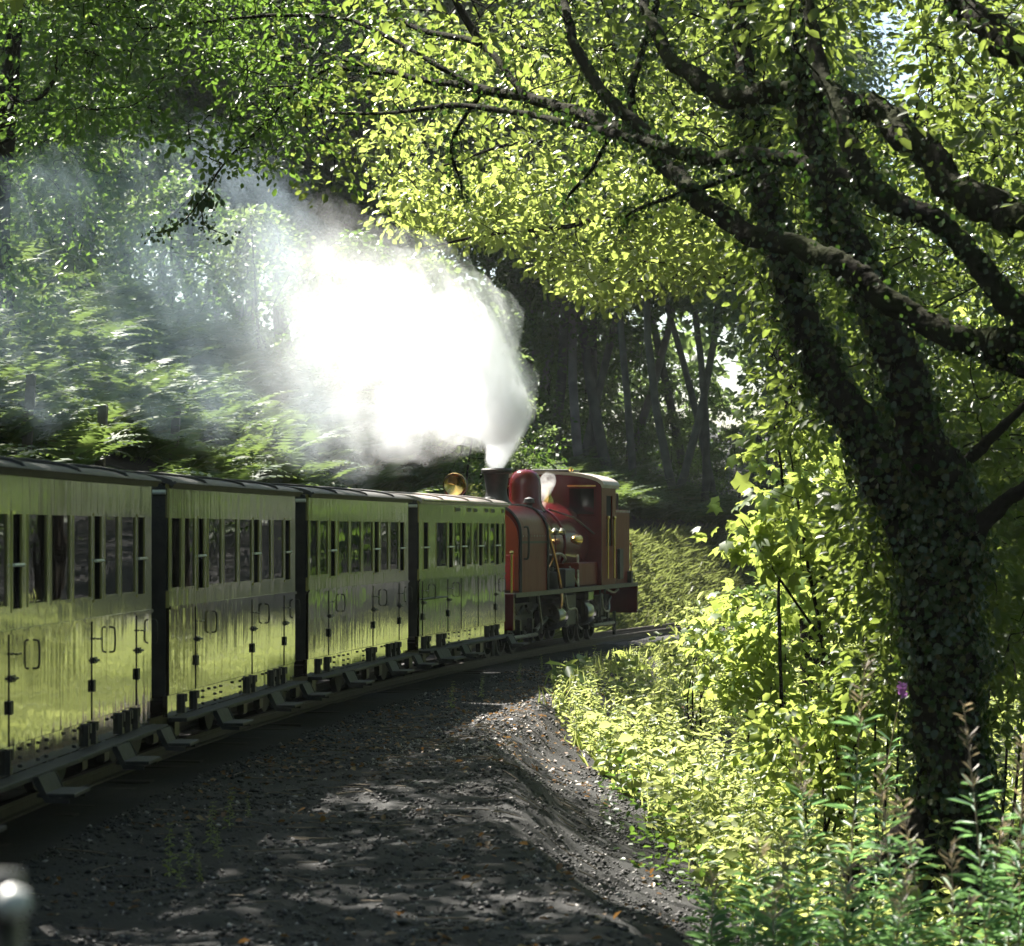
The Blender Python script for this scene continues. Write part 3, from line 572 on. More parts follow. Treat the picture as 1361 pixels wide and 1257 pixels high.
def wood_part(name, limbs, m, parent, n=9):
    parts = []
    for l in limbs:
        if n > 7:
            L = np.linspace(0, len(l) - 1, len(l) * 3); l = np.column_stack([np.interp(L, np.arange(len(l)), l[:, c]) for c in range(4)])
        v, f = tube_np(l[:, :3], l[:, 3], n + 5 if n > 7 else n)
        if n > 7:
            k = n + 5; c = np.repeat(l[:, :3], k, 0); q = np.repeat(l[:, 3], k); a = v[:, 0] + v[:, 2] * .7; b2 = v[:, 1] * 1.3 - v[:, 2] * .6
            v = c + (v - c) * (1 + .10 * fnoise(a, b2, 9, 91) + .09 * fnoise(v[:, 2], a, 22, 92) + .06 * RNG.normal(size=len(v)))[:, None]
        parts.append((v, f))
    return np_mesh(name, *merge([(v, np.array(f)) for v, f in parts]), m, parent, True)
def ivy_on(limbs, n, size, lo=1.0, hi=1.25):
    out = []; L = np.concatenate(limbs); i = RNG.integers(0, len(L) - 1, n); wgt = L[i, 3]; i = i[RNG.random(n) < np.clip(wgt / wgt.max() + .2, 0, 1)]
    n = len(i); d = rand_dirs(n) * np.array([1, 1, .55]); d = unit(d); P = L[i, :3] + d * L[i, 3:4] * RNG.uniform(lo, hi, (n, 1)) + RNG.normal(size=(n, 3)) * .05
    return leaves(P, rand_dirs(n) * .7 - np.array([0, 0, .8]), d + rand_dirs(n) * .5, size * RNG.uniform(.6, 1.3, n), .85)

# the ivy-clad twin-stemmed oak on the right
oak = empty('ivy_clad_oak', tuple(px(1262, 1200, 22)))
tag(oak, 'ivy-clad oak with twin leaning stems at right of the bank', 'tree')
base = np.array(oak.location)
st1 = limb([(1225, 720, 22, 110), (1165, 600, 22.2, 84), (1100, 500, 22.5, 68), (1060, 400, 22.8, 58), (1030, 300, 23, 50), (1005, 190, 23.5, 44), (985, 60, 24, 36), (970, -120, 25, 26), (940, -330, 26, 12)], 6, .70)
st2 = limb([(1262, 700, 22, 118), (1225, 580, 21.8, 88), (1185, 450, 21.6, 76), (1140, 350, 21.6, 66), (1100, 260, 21.8, 58), (1075, 130, 22, 50), (1060, 0, 22.3, 40), (1040, -180, 23, 26), (1030, -380, 24, 10)], 6, .70)
tk = limb([(1268, 1260, 22, 190), (1265, 1170, 22, 150), (1262, 1050, 22, 128), (1258, 900, 22, 112), (1252, 800, 22, 118), (1248, 690, 22, 124), (1238, 630, 22, 80)], 6, .74)
rt = [limb([(1258, 1080, 22, 60), (1215, 1095, 21.8, 46), (1170, 1140, 21.6, 32), (1125, 1165, 21.5, 24), (1085, 1215, 21.4, 18)]), limb([(1250, 1130, 22, 60), (1190, 1140, 21.5, 50), (1140, 1190, 21.2, 36), (1120, 1260, 21.1, 24)])]
br = [limb([(1270, 760, 22, 40), (1330, 670, 21.7, 26), (1400, 630, 21.4, 16)]), limb([(1255, 640, 22, 30), (1310, 590, 22, 18), (1361, 540, 22, 12), (1420, 500, 22, 7)])]
def rel(A, o): A = A.copy(); A[:, :3] -= np.array(o.location); return A
wood_part('trunk', [rel(x, oak) for x in [tk] + rt], 'bark', oak, 14)
for x in (st1, st2): wood_part('stem', [rel(x, oak)], 'bark', oak, 12)
for x in br: wood_part('branch', [rel(x, oak)], 'bark', oak, 8)
iv = ivy_on([tk, tk, st1, st2], 42000, .055, 1.0, 1.22); np_mesh('ivy', iv[0] - base, iv[1], 'ivyleaf', oak)
C = screen_pts(330, 1000, 1400, 150, [(1000, 430), (1060, 620), (1120, 560), (1180, 560), (1260, 660), (1400, 900)], 22.6, 29)
C = np.vstack([C, screen_pts(190, 1255, 1420, 520, [(1255, 930), (1420, 900)], 22.6, 26), screen_pts(120, 980, 1300, -60, [(980, 200), (1300, 260)], 22, 27), screen_pts(420, 1000, 1420, -60, [(1000, 420), (1100, 560), (1420, 620)], 26, 34), screen_pts(120, 1130, 1330, 640, [(1130, 900), (1330, 1000)], 22.2, 23.6)])
C = C[~(((C[:, 0] / C[:, 1] * FPX + 680.5 - 1170) / 62) ** 2 + ((HOR - (C[:, 2] - CAMZ) / C[:, 1] * FPX - 75) / 85) ** 2 < 1)]
C = C[~(sunlit(C) & (RNG.random(len(C)) < .8))]
nd = np.concatenate([x[:, :3] for x in [tk, st1, st2] + br])
tv, tq = connect(nd, C); np_mesh('twigs', tv - base, tq, 'bark', oak)
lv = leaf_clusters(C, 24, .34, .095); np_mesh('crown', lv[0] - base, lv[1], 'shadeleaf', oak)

# the mossy oak whose limbs reach in from the right edge
oak2 = empty('overhanging_oak', (4.35, 19.4, -1.35)); base = np.array(oak2.location)
tag(oak2, 'oak with long mossy limbs reaching in from right edge over the line', 'tree')
tk2 = np.column_stack([smooth_path([(4.35, 19.4, -1.5, .52), (4.30, 19.45, .5, .40), (4.2, 19.5, 2.2, .36), (4.25, 19.7, 4.5, .30), (4.1, 20, 8, .2), (3.8, 20.5, 12, .08)], 8)])
lA = limb([(1530, 440, 19.5, 60), (1440, 445, 19.5, 52), (1361, 448, 19.6, 46), (1300, 455, 19.8, 44), (1230, 430, 20, 42), (1150, 375, 20.3, 40), (1090, 338, 20.6, 38), (1000, 312, 21.2, 36), (940, 272, 22, 32), (890, 225, 23, 28), (850, 180, 24, 25), (790, 158, 25, 23), (720, 135, 26, 19), (640, 118, 27, 15), (560, 105, 28, 10), (480, 85, 29, 7), (400, 60, 30, 5)])
lA2 = limb([(1300, 460, 19.8, 30), (1340, 485, 19.7, 26), (1400, 500, 19.6, 24)])
lB = limb([(1530, 430, 19.5, 56), (1400, 430, 19.4, 48), (1340, 400, 19.3, 42), (1290, 335, 19.3, 38), (1240, 290, 19.4, 36), (1180, 265, 19.6, 36), (1145, 225, 19.8, 34), (1115, 150, 20.2, 30), (1085, 70, 20.8, 24), (1070, -30, 21.5, 18), (1050, -160, 22.5, 9)])
lC = limb([(1160, 252, 19.7, 28), (1110, 232, 20, 26), (1050, 212, 20.4, 25), (990, 205, 21, 26), (930, 212, 21.8, 22), (870, 185, 22.6, 20), (800, 120, 23.6, 20), (765, 60, 24.4, 17), (745, -20, 25.4, 12), (730, -120, 26, 7)])
lC2 = limb([(940, 210, 21.7, 20), (880, 195, 22.3, 16), (820, 178, 23, 14), (760, 165, 24, 11), (690, 150, 25, 10), (600, 140, 26, 9), (520, 150, 27, 6), (440, 150, 28, 5)])
lD = limb([(1500, 330, 19.6, 60), (1400, 300, 19.8, 58), (1300, 270, 20.3, 54), (1230, 205, 20.8, 50), (1180, 160, 21.3, 46), (1110, 128, 21.8, 40), (1040, 122, 22.4, 38), (970, 128, 23, 34), (905, 90, 23.8, 26), (865, 30, 24.6, 20), (840, -60, 25.5, 12)])
lE = limb([(850, 178, 24, 15), (838, 130, 24.3, 13), (850, 80, 24.6, 13), (868, 20, 25, 11), (890, -60, 25.6, 7)])
lF = limb([(812, 175, 24.6, 9), (790, 220, 25, 7), (760, 255, 25.4, 5), (745, 275, 25.6, 3)])
lG = limb([(1000, 225, 21.6, 9), (930, 250, 22, 8), (880, 265, 22.4, 7), (835, 285, 22.8, 5), (832, 295, 22.9, 3)])
lH = limb([(700, 130, 26.2, 12), (640, 60, 27, 11), (560, 40, 28, 9), (490, 0, 29, 6), (440, -40, 30, 4)])
lI = limb([(640, 120, 27, 9), (560, 75, 27.6, 8), (470, 28, 28.4, 7), (380, 20, 29.2, 6), (260, 30, 30, 5), (190, 38, 30.6, 3)])
lJ = limb([(520, 100, 28.6, 7), (440, 92, 29, 6), (390, 125, 29.4, 5), (340, 175, 29.8, 4), (300, 215, 30, 3.5), (268, 262, 30.2, 2.5)])
lK = limb([(1480, 60, 19.8, 60), (1400, 70, 20, 56), (1340, 55, 20.3, 50), (1290, 15, 20.7, 44), (1240, -50, 21.2, 36), (1200, -140, 21.8, 26)])
lL = limb([(268, 262, 30.2, 2.6), (248, 290, 30.2, 2), (222, 306, 30.3, 1.6), (195, 310, 30.4, 1.2)])
lM = limb([(268, 266, 30.2, 2), (272, 298, 30.2, 1.6), (300, 312, 30.2, 1.2)])
lN = limb([(640, 122, 27, 8), (600, 190, 27.4, 6), (612, 240, 27.6, 4), (615, 265, 27.7, 2.5)])
wood_part('trunk', [rel(tk2, oak2)], 'mossbark', oak2, 14)
limbs2 = [lA, lA2, lB, lC, lC2, lD, lE, lF, lG, lH, lI, lJ, lK, lL, lM, lN]
for x in limbs2: wood_part('limb', [rel(x, oak2)], 'mossbark', oak2, 9)
iv = ivy_on(limbs2, 16000, .04, 1.0, 1.12); np_mesh('moss', iv[0] - base, iv[1], 'ivyleaf', oak2)['kind'] = 'stuff'
LOWC = [(a, b - 42) for a, b in [(480, 330), (520, 352), (560, 350), (600, 372), (650, 350), (700, 372), (740, 440), (780, 420), (820, 440), (860, 395), (920, 410), (980, 372), (1030, 420), (1080, 450)]]
C = np.vstack([screen_pts(170, 480, 1060, 20, [(480, 210), (1060, 240)], 27, 34), screen_pts(240, 430, 1080, -160, [(430, 110), (1080, 130)], 24, 33),
               screen_pts(300, 60, 480, -160, [(60, 160), (150, 190), (260, 215), (330, 225), (480, 260)], 28, 33), screen_pts(150, 1050, 1450, -200, [(1050, 60), (1450, 420)], 19.5, 24)])
C = C[~(((C[:, 0] / C[:, 1] * FPX + 680.5 - 1170) / 66) ** 2 + ((HOR - (C[:, 2] - CAMZ) / C[:, 1] * FPX - 75) / 90) ** 2 < 1)]
C = C[~(sunlit(C) & (C[:, 0] / C[:, 1] * FPX > -230) & (RNG.random(len(C)) < .75))]
# the crown goes on above the picture and shades the path
up = np.column_stack([RNG.uniform(-10, .6, 3300), RNG.uniform(17, 42, 3300), RNG.uniform(7.2, 13, 3300)]); up = up[up[:, 2] > CAMZ + 740 * up[:, 1] / FPX]
up = up[~sunlit(up)]; G6 = up - ((up[:, 2] - 6) / SN[2])[:, None] * SN; up = up[(G6[:, 0] / G6[:, 1] * FPX + 680.5 < 470) | (RNG.random(len(up)) < .38)]; up = up[fnoise(up[:, 0], up[:, 1], 2.0, 11) > -.42]
nd = np.concatenate([x[:, :3] for x in limbs2])
tv, tq = connect(nd, C); np_mesh('twigs', tv - base, tq, 'mossbark', oak2)
big = limb([(640, 60, 27, 14), (560, -60, 27.5, 13), (420, -160, 27.5, 11), (250, -220, 27, 8), (60, -260, 26, 5)])
tv, tq = connect(np.vstack([nd, big[:, :3], px(640, 118, 27)[None]]), up, .02, .005, 3); wood_part('limb', [rel(big, oak2)], 'mossbark', oak2, 7); np_mesh('twigs', tv - base, tq, 'mossbark', oak2)
l2 = leaf_clusters(up, 30, .6, .20, .7, far=True)
cl = C[:, 0] / C[:, 1] * FPX + 680.5 + RNG.normal(0, 50, len(C)) < 450; l1 = leaf_clusters(C[~cl], 28, .36, .10); l3 = leaf_clusters(C[cl], 32, .36, .085); np_mesh('crown', l1[0] - base, l1[1], 'shadeleaf', oak2); np_mesh('shade_toned_crown', l3[0] - base, l3[1], 'darkleaf', oak2); np_mesh('crown_top', l2[0] - base, l2[1], 'oakleaf', oak2)  # left crown clusters take darker leaves in place of shade
dl = leaf_clusters(np.array([px(x, y, 30.2) for x, y in ((262, 258), (275, 260), (284, 262), (292, 264), (268, 266))]), 5, .07, .10, .5, down=1.6); np_mesh('withered_leaves', dl[0] - base, dl[1], 'ivyleaf', oak2)

# the sycamore beyond, its bright sprays hanging over the engine
syc = empty('spreading_sycamore', (4.7, 46, float(ground_z(4.7, 46)) - .1)); base = np.array(syc.location); tag(syc, 'broad tree with bright lime leaf sprays hanging above the engine', 'tree')
tks = np.column_stack([smooth_path([(4.7, 46, base[2] - .3, .26), (4.5, 46, 2, .21), (4.2, 46.2, 5, .18), (3.7, 46, 8, .13), (3.2, 46, 12, .05)], 6)])
bs = [limb([(1035, 330, 46.1, 20), (960, 250, 45.5, 16), (860, 270, 44.5, 12), (760, 300, 43.5, 9), (660, 310, 43, 6), (560, 330, 42.5, 3)]), limb([(1020, 220, 46, 18), (930, 120, 45, 14), (800, 80, 44, 10), (680, 60, 43, 6)]), limb([(1045, 400, 46, 14), (960, 370, 45, 10), (860, 370, 44.4, 7), (770, 400, 44, 4)]), limb([(900, 258, 45, 9), (800, 200, 44, 8), (690, 190, 43, 6), (590, 220, 42, 4)])]
C = np.vstack([screen_pts(330, 515, 1060, 235, LOWC, 41, 47), screen_pts(300, 500, 1060, 30, [(500, 250), (1060, 300)], 40, 48), screen_pts(40, 700, 960, 340, [(700, 390), (760, 425), (830, 400), (960, 390)], 42, 46)])
C = C[~(sunlit(C) & (RNG.random(len(C)) < .35))]
wood_part('trunk', [rel(tks, syc)], 'bark', syc)
for x in bs: wood_part('branch', [rel(x, syc)], 'bark', syc, 7)
tv, tq = connect(np.concatenate([tks[:, :3]] + [x[:, :3] for x in bs]), C, .014, .004); np_mesh('twigs', tv - base, tq, 'bark', syc)
lv = leaf_clusters(C, 34, .42, .125, .65); np_mesh('crown', lv[0] - base, lv[1], 'oakleaf', syc)

# ------------------------------------------------------------------ woodland trees behind the train
def crown_template(kind, n_clu, per, size, seed):
    global RNG
    keep = RNG; RNG = np.random.default_rng(seed)
    H = {'tall': 17, 'low': 11, 'bush': 3.6}[kind]; r = {'tall': 2.7, 'low': 2.6, 'bush': 1.7}[kind]; z0 = {'tall': 5.5, 'low': 3.0, 'bush': .3}[kind]
    z = z0 + (H - z0) * RNG.random(n_clu); f = (z - z0) / (H - z0); rr = r * (np.sin(np.clip(f * .92 + .10, 0, 1) * math.pi) ** .55) * (.55 + .45 * RNG.random(n_clu)); a = RNG.uniform(0, 6.28, n_clu)
    rr *= 1 + .3 * np.sin(3 * a + z * 1.7 + seed)
    C = np.column_stack([rr * np.cos(a), rr * np.sin(a), z]); out = leaf_clusters(C, per, size * 2.6, size, .62, far=True)
    sp = np.column_stack([np.zeros(12), np.zeros(12), np.linspace(z0 * .6, H * .93, 12)]); tw = connect(sp, C[::max(1, n_clu // 70)], .05, .012, 4)
    RNG = keep; return out, tw, H
def tree_proto(kind, bark, leafm, seed, lean=.3, rad=.2):
    (v, q), (tv, tq), H = crown_template(kind, *{'tall': (330, 34, .20), 'low': (280, 34, .19), 'bush': (150, 34, .12)}[kind], seed)
    nm = {'tall': 'woodland_tree', 'low': 'woodland_tree', 'bush': 'understorey_bush'}[kind]; root = empty(nm)
    r = np.random.default_rng(seed); zz = np.linspace(-.4, H * .95, 12); P = np.column_stack([lean * np.sin(zz * .25 + seed), lean * np.cos(zz * .2 + seed) - lean, zz]); P[:, :2] -= P[0, :2] * (1 - zz / H)[:, None]
    a, f = tube_np(P, np.linspace(rad * 1.15, rad * .25, 12), 9); np_mesh('trunk', a, np.array(f), bark, root, True)
    np_mesh('branches', tv, tq, bark, root); np_mesh('crown', v, q, leafm, root); return root
protos = [tree_proto('tall', 'greybark', 'woodleaf', 21, .8, .12), tree_proto('tall', 'palebark', 'woodleaf', 22, 1.0, .11), tree_proto('tall', 'greybark', 'woodleaf', 23, 1.1, .09), tree_proto('low', 'greybark', 'darkleaf', 24, .4, .12)]
bushp = [tree_proto('bush', 'bark', 'woodleaf', 31, .1, .04), tree_proto('bush', 'bark', 'darkleaf', 32, .15, .04)]
used = set()
def plant(proto, X, Y, scl, rz, label, cat, group, sz=1.0):
    o = proto if id(proto) not in used else copy_tree(proto); used.add(id(proto))
    o.location = (X, Y, float(ground_z(X, Y)) - .1); o.rotation_euler = (RNG.normal(0, .06), RNG.normal(0, .06), rz); o.scale = (scl, scl, scl * sz); return tag(o, label, cat, group)
spots = []
# trunks one can tell apart in the photograph: (photo column, depth, prototype, scale)
for xx, Y, k, sc_ in [(652, 66, 1, 1.25), (590, 66, 0, 1.1), (776, 74, 1, 1.15), (765, 77, 2, 1.2), (815, 78, 0, 1.2), (846, 80, 2, 1.1), (885, 79, 2, 1.15), (912, 77, 2, 1.2), (935, 80, 2, 1.1), (955, 82, 2, 1.1), (975, 78, 2, 1.0), (1000, 80, 2, 1.1), (1012, 84, 0, 1.1), (1098, 74, 0, .9), (1112, 76, 2, .85), (700, 76, 2, 1.1), (730, 80, 0, 1.15),
                       (520, 62, 2, 1), (470, 56, 0, 1), (420, 60, 2, 1.05), (370, 55, 2, .95), (325, 58, 0, 1), (285, 53, 1, 1), (245, 57, 0, .95), (215, 54, 2, 1), (165, 52, 2, 1), (175, 60, 1, 1), (110, 56, 2, 1), (40, 54, 2, 1.05), (-10, 58, 0, 1), (60, 64, 0, 1)]:
    spots.append(((xx - 680.5) * Y / FPX, Y, k, sc_))
k = 0
while len(spots) < 64 and k < 4000:
    k += 1; xx = RNG.uniform(-80, 1460); Y = RNG.uniform(66, 98); X = (xx - 680.5) * Y / FPX; s_, d_ = track_sd(X, Y)
    if -6 < d_ < 4.5 or (600 < xx < 1020 and Y < 80) or any((X - a) ** 2 + (Y - b_) ** 2 < 4.5 for a, b_, _, _ in spots): continue
    spots.append((X, Y, int(RNG.integers(0, 4)), RNG.uniform(.85, 1.15)))
for X, Y, k, sc_ in spots:
    c_ = X / Y * FPX + 680.5
    if 1105 < c_ < 1235: k, sc_ = 3, .72
    far_r = c_ > 960
    for _ in range(22):
        zz = np.arange(4, 17 * sc_, 1.0) + float(ground_z(X, Y)); ax = np.concatenate([np.column_stack([np.full(len(zz), X + a), np.full(len(zz), Y + b_), zz]) for a, b_ in ((0, 0), (1.8, 0), (-1.8, 0), (0, -1.8))])
        if Y > 97 or not sunlit(ax).any(): break
        X, Y = X * (Y + 2) / Y, Y + 2
    look = ('grey-barked tree', 'pale-barked tree', 'slim grey tree', 'low-crowned dark tree')[k]
    where = 'above the bracken left of the smoke' if c_ < 330 else 'standing behind the smoke plume' if c_ < 560 else 'rising right behind the chimney smoke' if c_ < 720 else 'in the wood behind the engine cab' if c_ < 860 else 'at the edge of wood right of the cab' if c_ < 980 else 'in the sunlit wood beyond the sapling' if c_ < 1150 else 'in the far wood behind the ivy-clad oak'
    plant(protos[k], X, Y, sc_, RNG.uniform(0, 6.28), ('distant ' if Y > 82 else 'nearer ') + look + ' ' + where, 'tree', 'trees of the surrounding wood')
for i, (xx, Y, sc_) in enumerate([(640, 62, .8), (735, 88, 1.2), (770, 90, 1.0), (610, 56, .8), (540, 57, .8), (700, 92, 1.5), (800, 92, 1.4), (640, 80, 1.3), (860, 94, 1.3), (830, 86, .6), (890, 88, .7), (940, 86, .55), (985, 88, .7), (915, 95, 1.0), (560, 66, 1.3), (460, 68, 1.3), (350, 66, 1.2), (230, 68, 1.2), (120, 66, 1.3), (30, 66, 1.3)]):
    plant(bushp[i % 2], (xx - 680.5) * Y / FPX, Y, sc_, RNG.uniform(0, 6.28), ('dark bush under the trees ' + ('left of the smoke' if xx < 330 else 'behind the smoke plume' if xx < 580 else 'just above the engine chimney' if xx < 700 else 'above the engine cab' if xx < 820 else 'at foot of trunks right of the cab')), 'bush', 'bushes under the hillside trees')
# darker tree hanging over the bracken at the left edge
tl = empty('leaning_beech', tuple(on_line(20, -7.5))); base = np.array(tl.location); tag(tl, 'dark leafy tree leaning over the bracken at the left edge', 'tree')
tb = np.column_stack([smooth_path([(base[0], base[1], base[2] - .4, .2), (base[0] - .2, base[1] - .2, base[2] + 2, .16), (base[0] + .1, base[1] - .8, base[2] + 4.5, .12), (base[0] + .4, base[1] - 1.5, base[2] + 7, .05)], 6)])
bl_ = [limb([(-30, 95, base[1] - 1, 12), (30, 135, base[1] - 1.5, 8), (70, 110, base[1] - 2, 7), (75, 60, base[1] - 2, 4)])]
C = np.vstack([screen_pts(300, -60, 150, -150, [(-60, 440), (50, 430), (95, 400), (135, 300), (150, 200)], base[1] - 3, base[1] + 1.5), screen_pts(120, -60, 330, -200, [(-60, 60), (330, 60)], base[1] - 4, base[1] + 1)])
C = C[~sunlit(C)]; nd = np.concatenate([tb[:, :3], bl_[0][:, :3]])
wood_part('trunk', [rel(tb, tl)], 'bark', tl); wood_part('branch', [rel(bl_[0], tl)], 'bark', tl); tv, tq = connect(nd, C); np_mesh('twigs', tv - base, tq, 'bark', tl)
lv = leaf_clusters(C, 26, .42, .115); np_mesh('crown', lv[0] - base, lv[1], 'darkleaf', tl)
# the far wood closes the view
n = 9000; xx = RNG.uniform(-250, 1650, n); Y = RNG.uniform(100, 118, n); zt = np.where((xx > 1105) & (xx < 1235), 13, 24); P = np.column_stack([(xx - 680.5) * Y / FPX, Y, RNG.random(n) * zt])
n = 9000; Y = RNG.uniform(12, 112, n); P2 = np.column_stack([2.2 + Y * .175 + RNG.uniform(0, 7, n), Y, RNG.random(n) * 17 - 1.5]); P = np.vstack([P, P2[:0]])
lv = leaf_clusters(P2[(P2[:, 0] / P2[:, 1] * FPX + 680.5 > 1400)], 3, .9, .62, .7, far=True); tag(np_mesh('side_wood', *lv, 'darkleaf'), 'wood along the right side, its shade put into darker leaves', 'woodland', kind='stuff')  # unseen band; dark leaf colour stands in for its shade
n = 15000; k3 = RNG.integers(0, 3, n); Y3 = np.where(k3 == 0, RNG.uniform(-26, 16, n), np.where(k3 == 1, RNG.uniform(-26, 60, n), RNG.uniform(-30, -20, n)))
X3 = np.where(k3 == 0, RNG.uniform(6.5, 14, n), np.where(k3 == 1, RNG.uniform(-24, -10, n), RNG.uniform(-22, 14, n))); P3 = np.column_stack([X3, Y3, RNG.random(n) * 19 - 1 + 5 * (k3 == 1)]); P3 = P3[~sunlit(P3)]; P = np.vstack([P, P3[(np.abs(P3[:, 0]) > np.maximum(P3[:, 1], 0) * .19 + .5)]])
lv = leaf_clusters(P, 3, .9, .62, .7, far=True); tag(np_mesh('far_wood', *lv, 'woodleaf'), 'distant green wood closing the view behind the trunks', 'woodland', kind='stuff')

# ------------------------------------------------------------------ bracken, grass, weeds
def fern_template(seed, nf=8, L=1.0, pairs=12):
    r = np.random.default_rng(seed); parts = []
    for k in range(nf):
        a = k / nf * 6.28 + r.uniform(-.3, .3); l = L * r.uniform(.75, 1.15); arch = r.uniform(.5, .8); t_ = np.linspace(.16, 1, pairs)
        rr = l * .85 * t_ ** 1.15; zz = l * (1.05 * t_ - arch * t_ ** 2); c, s = math.cos(a), math.sin(a)
        P = np.column_stack([rr * c, rr * s, zz]); T = unit(np.gradient(P, axis=0)); B = np.array([-s, c, 0.]); N = unit(np.cross(T, B)); N *= np.sign(N[:, 2:3] + 1e-6)
        lp = l * .34 * np.minimum(1.15 - t_, .35 + t_ * 1.2) + .02
        for e in (-1, 1): parts.append(leaves(P, B * e + T * .45 - np.array([0, 0, .18]), N + r.normal(size=(pairs, 3)) * .12, lp, .36, far=True))
        parts.append(leaves(np.array([[0, 0, 0.]]), P[4:5], np.array([[-s, c, 0.3]]), np.linalg.norm(P[4]) * 1.0, .03, far=True))
    return merge(parts)
FT = [fern_template(50 + i) for i in range(5)]
def scatter_sd(n, s0, s1, d0, d1):
    s_ = RNG.uniform(s0, s1, n); d_ = RNG.uniform(d0, d1, n); P = np.array([track(a, b_)[:2] for a, b_ in zip(s_, d_)]); return np.column_stack([P, ground_z(P[:, 0], P[:, 1]) - .03]), s_, d_
def seen(P, m_=120): c = P[:, 0] / P[:, 1] * FPX + 680.5; return (c > -m_) & (c < 1361 + m_)
P, s_, d_ = scatter_sd(7000, 8, 66, -19, -2.4); ok = seen(P) & ~((s_ > 43) & (d_ > -5.4)) & (P[:, 1] > 26); P = P[ok][:1150]; P3, s3, d3 = scatter_sd(1500, 42, 72, -11, -3.2); P3 = P3[seen(P3, 0) & ((d3 < -5.4) | (s3 < 45))]; P = np.vstack([P, P3[:700]])
parts = []
for k in range(5):
    p = P[k::5]; n = len(p); parts.append(replicate(FT[k], p, RNG.uniform(0, 6.28, n), RNG.uniform(.85, 1.5, n), np.column_stack([RNG.normal(.10, .10, n), RNG.normal(-.08, .10, n)])))
tag(np_mesh('bracken', *merge(parts), 'fern'), 'green bracken covering the hillside behind and beyond the train', 'bracken', kind='stuff')
for i, (xx, d_, sc_, l) in enumerate([(165, -3.1, 1.15, 'bright yellow-green fern above the carriage roof at left'), (385, -2.9, .9, 'yellowish fern at foot of the smoke above carriage roofs'), (585, -2.9, 1.1, 'yellow-green fern beside the smoke just left of the headlamp')]):
    p = on_line(xx, d_); o = np_mesh('fern', *fern_template(70 + i, 9, .9), 'yfern'); o.location = p; o.scale = (sc_,) * 3; tag(o, l, 'fern')
for xx, d_, hh, l in [(35, -4.3, 1.05, 'dark wooden fence post in bracken at the left edge'), (132, -4.1, 1.0, 'dark wooden fence post left of the yellow fern'), (230, -4.2, .95, 'short fence post in bracken right of the yellow fern')]:
    p = on_line(xx, d_); mb = MB(); mb.prism([(-.06, -.3), (.06, -.3), (.055, hh - .03), (.02, hh), (-.055, hh - .02)], -.05, .05); o = mb.build('fence_post', 'wood'); o.location = p; o.rotation_euler = (.05, .07, RNG.uniform(-.3, .3)); tag(o, l, 'fence post', 'old fence posts on the bank')
# bank grass beyond the engine
P, s_, d_ = scatter_sd(20000, 40, 66, -4.6, -1.5); P = P[seen(P)]; n = len(P)
A = np.column_stack([RNG.normal(.6, .5, n), RNG.normal(-.3, .5, n), RNG.uniform(.1, .9, n)]); lv = leaves(P, A, rand_dirs(n) + np.array([0, 0, 1.]), RNG.uniform(.15, .45, n), .045)
tag(np_mesh('bank_grass', *lv, 'grass'), 'yellowish dry grass on the cutting face beyond engine', 'grass', kind='stuff')
def weed_template(seed, pairs=9, h=.8, L=.15, wid=.5):
    r = np.random.default_rng(seed); parts = []; z = np.linspace(.1, 1, pairs) * h; bx, by = r.normal(0, .06, 2); cx_, cy_ = bx * (z / h) ** 2, by * (z / h) ** 2
    for k in range(pairs):
        for j in range(3):
            a = k * 1.3 + j * 2.09 + r.uniform(-.3, .3); l = L * r.uniform(.7, 1.2) * (1.1 - .55 * k / pairs)
            parts.append(leaves(np.array([[cx_[k], cy_[k], z[k]]]), np.array([[math.cos(a), math.sin(a), r.uniform(-.6, .6)]]), np.array([[r.normal(0, .55), r.normal(0, .55), 1.]]), l, wid))
    v, f = tube_np(np.column_stack([cx_, cy_, z]) - np.array([0, 0, .1 * h]), np.linspace(.008, .003, pairs), 3); parts.append((v, np.array(f))); return merge(parts)
WT_ = [weed_template(80, 9, .8, .15, .5), weed_template(81, 12, 1.0, .17, .26), weed_template(82, 6, .6, .22, .75), weed_template(83, 9, .9, .12, .4)]
s_all = RNG.uniform(9, 52, 4200); e_all = np.interp(s_all, [4, 10, 20, 30, 60], [4.35, 3.55, 2.5, 2.1, 2.0]); d_all = e_all + np.interp(s_all, [9, 19, 25, 30], [1.7, 1.6, .1, -.2]) + RNG.random(4200) ** 1.3 * 5.5
P = np.array([track(a, b_)[:2] for a, b_ in zip(s_all, d_all)]); P = np.column_stack([P, ground_z(P[:, 0], P[:, 1]) - .02]); ok = seen(P, 40) & (fnoise(P[:, 0], P[:, 1], 1.1, 17) > -.5) & ((s_all > 16) | (d_all > e_all + 1.3)); P = P[ok]; dd = (d_all - e_all)[ok]; P_w = P[:1500]; dd = dd[:1500]
parts = []
for k in range(4):
    p = P_w[k::4]; n = len(p); parts.append(replicate(WT_[k], p, RNG.uniform(0, 6.28, n), RNG.uniform(.45, 1.0, n) * np.clip(.35 + .6 * dd[k::4], .3, 1.05), RNG.normal(0, .15, (n, 2))))
tag(np_mesh('verge_weeds', *merge(parts), 'weedleaf'), 'sunlit weeds and nettles filling the verge right of the path', 'weeds', kind='stuff')
i_ = RNG.integers(0, len(P), 6000); Pg = P[i_] + np.column_stack([RNG.normal(0, .15, (6000, 2)), np.zeros(6000)]); n = 6000; A = np.column_stack([RNG.normal(0, .45, n), RNG.normal(0, .45, n), np.ones(n)])
tag(np_mesh('verge_grass', *leaves(Pg, A, rand_dirs(n) + np.array([0, -1, .4]), RNG.uniform(.10, .34, n), .05), 'weedleaf'), 'thin grasses mixed among the sunlit verge weeds', 'grass', kind='stuff')
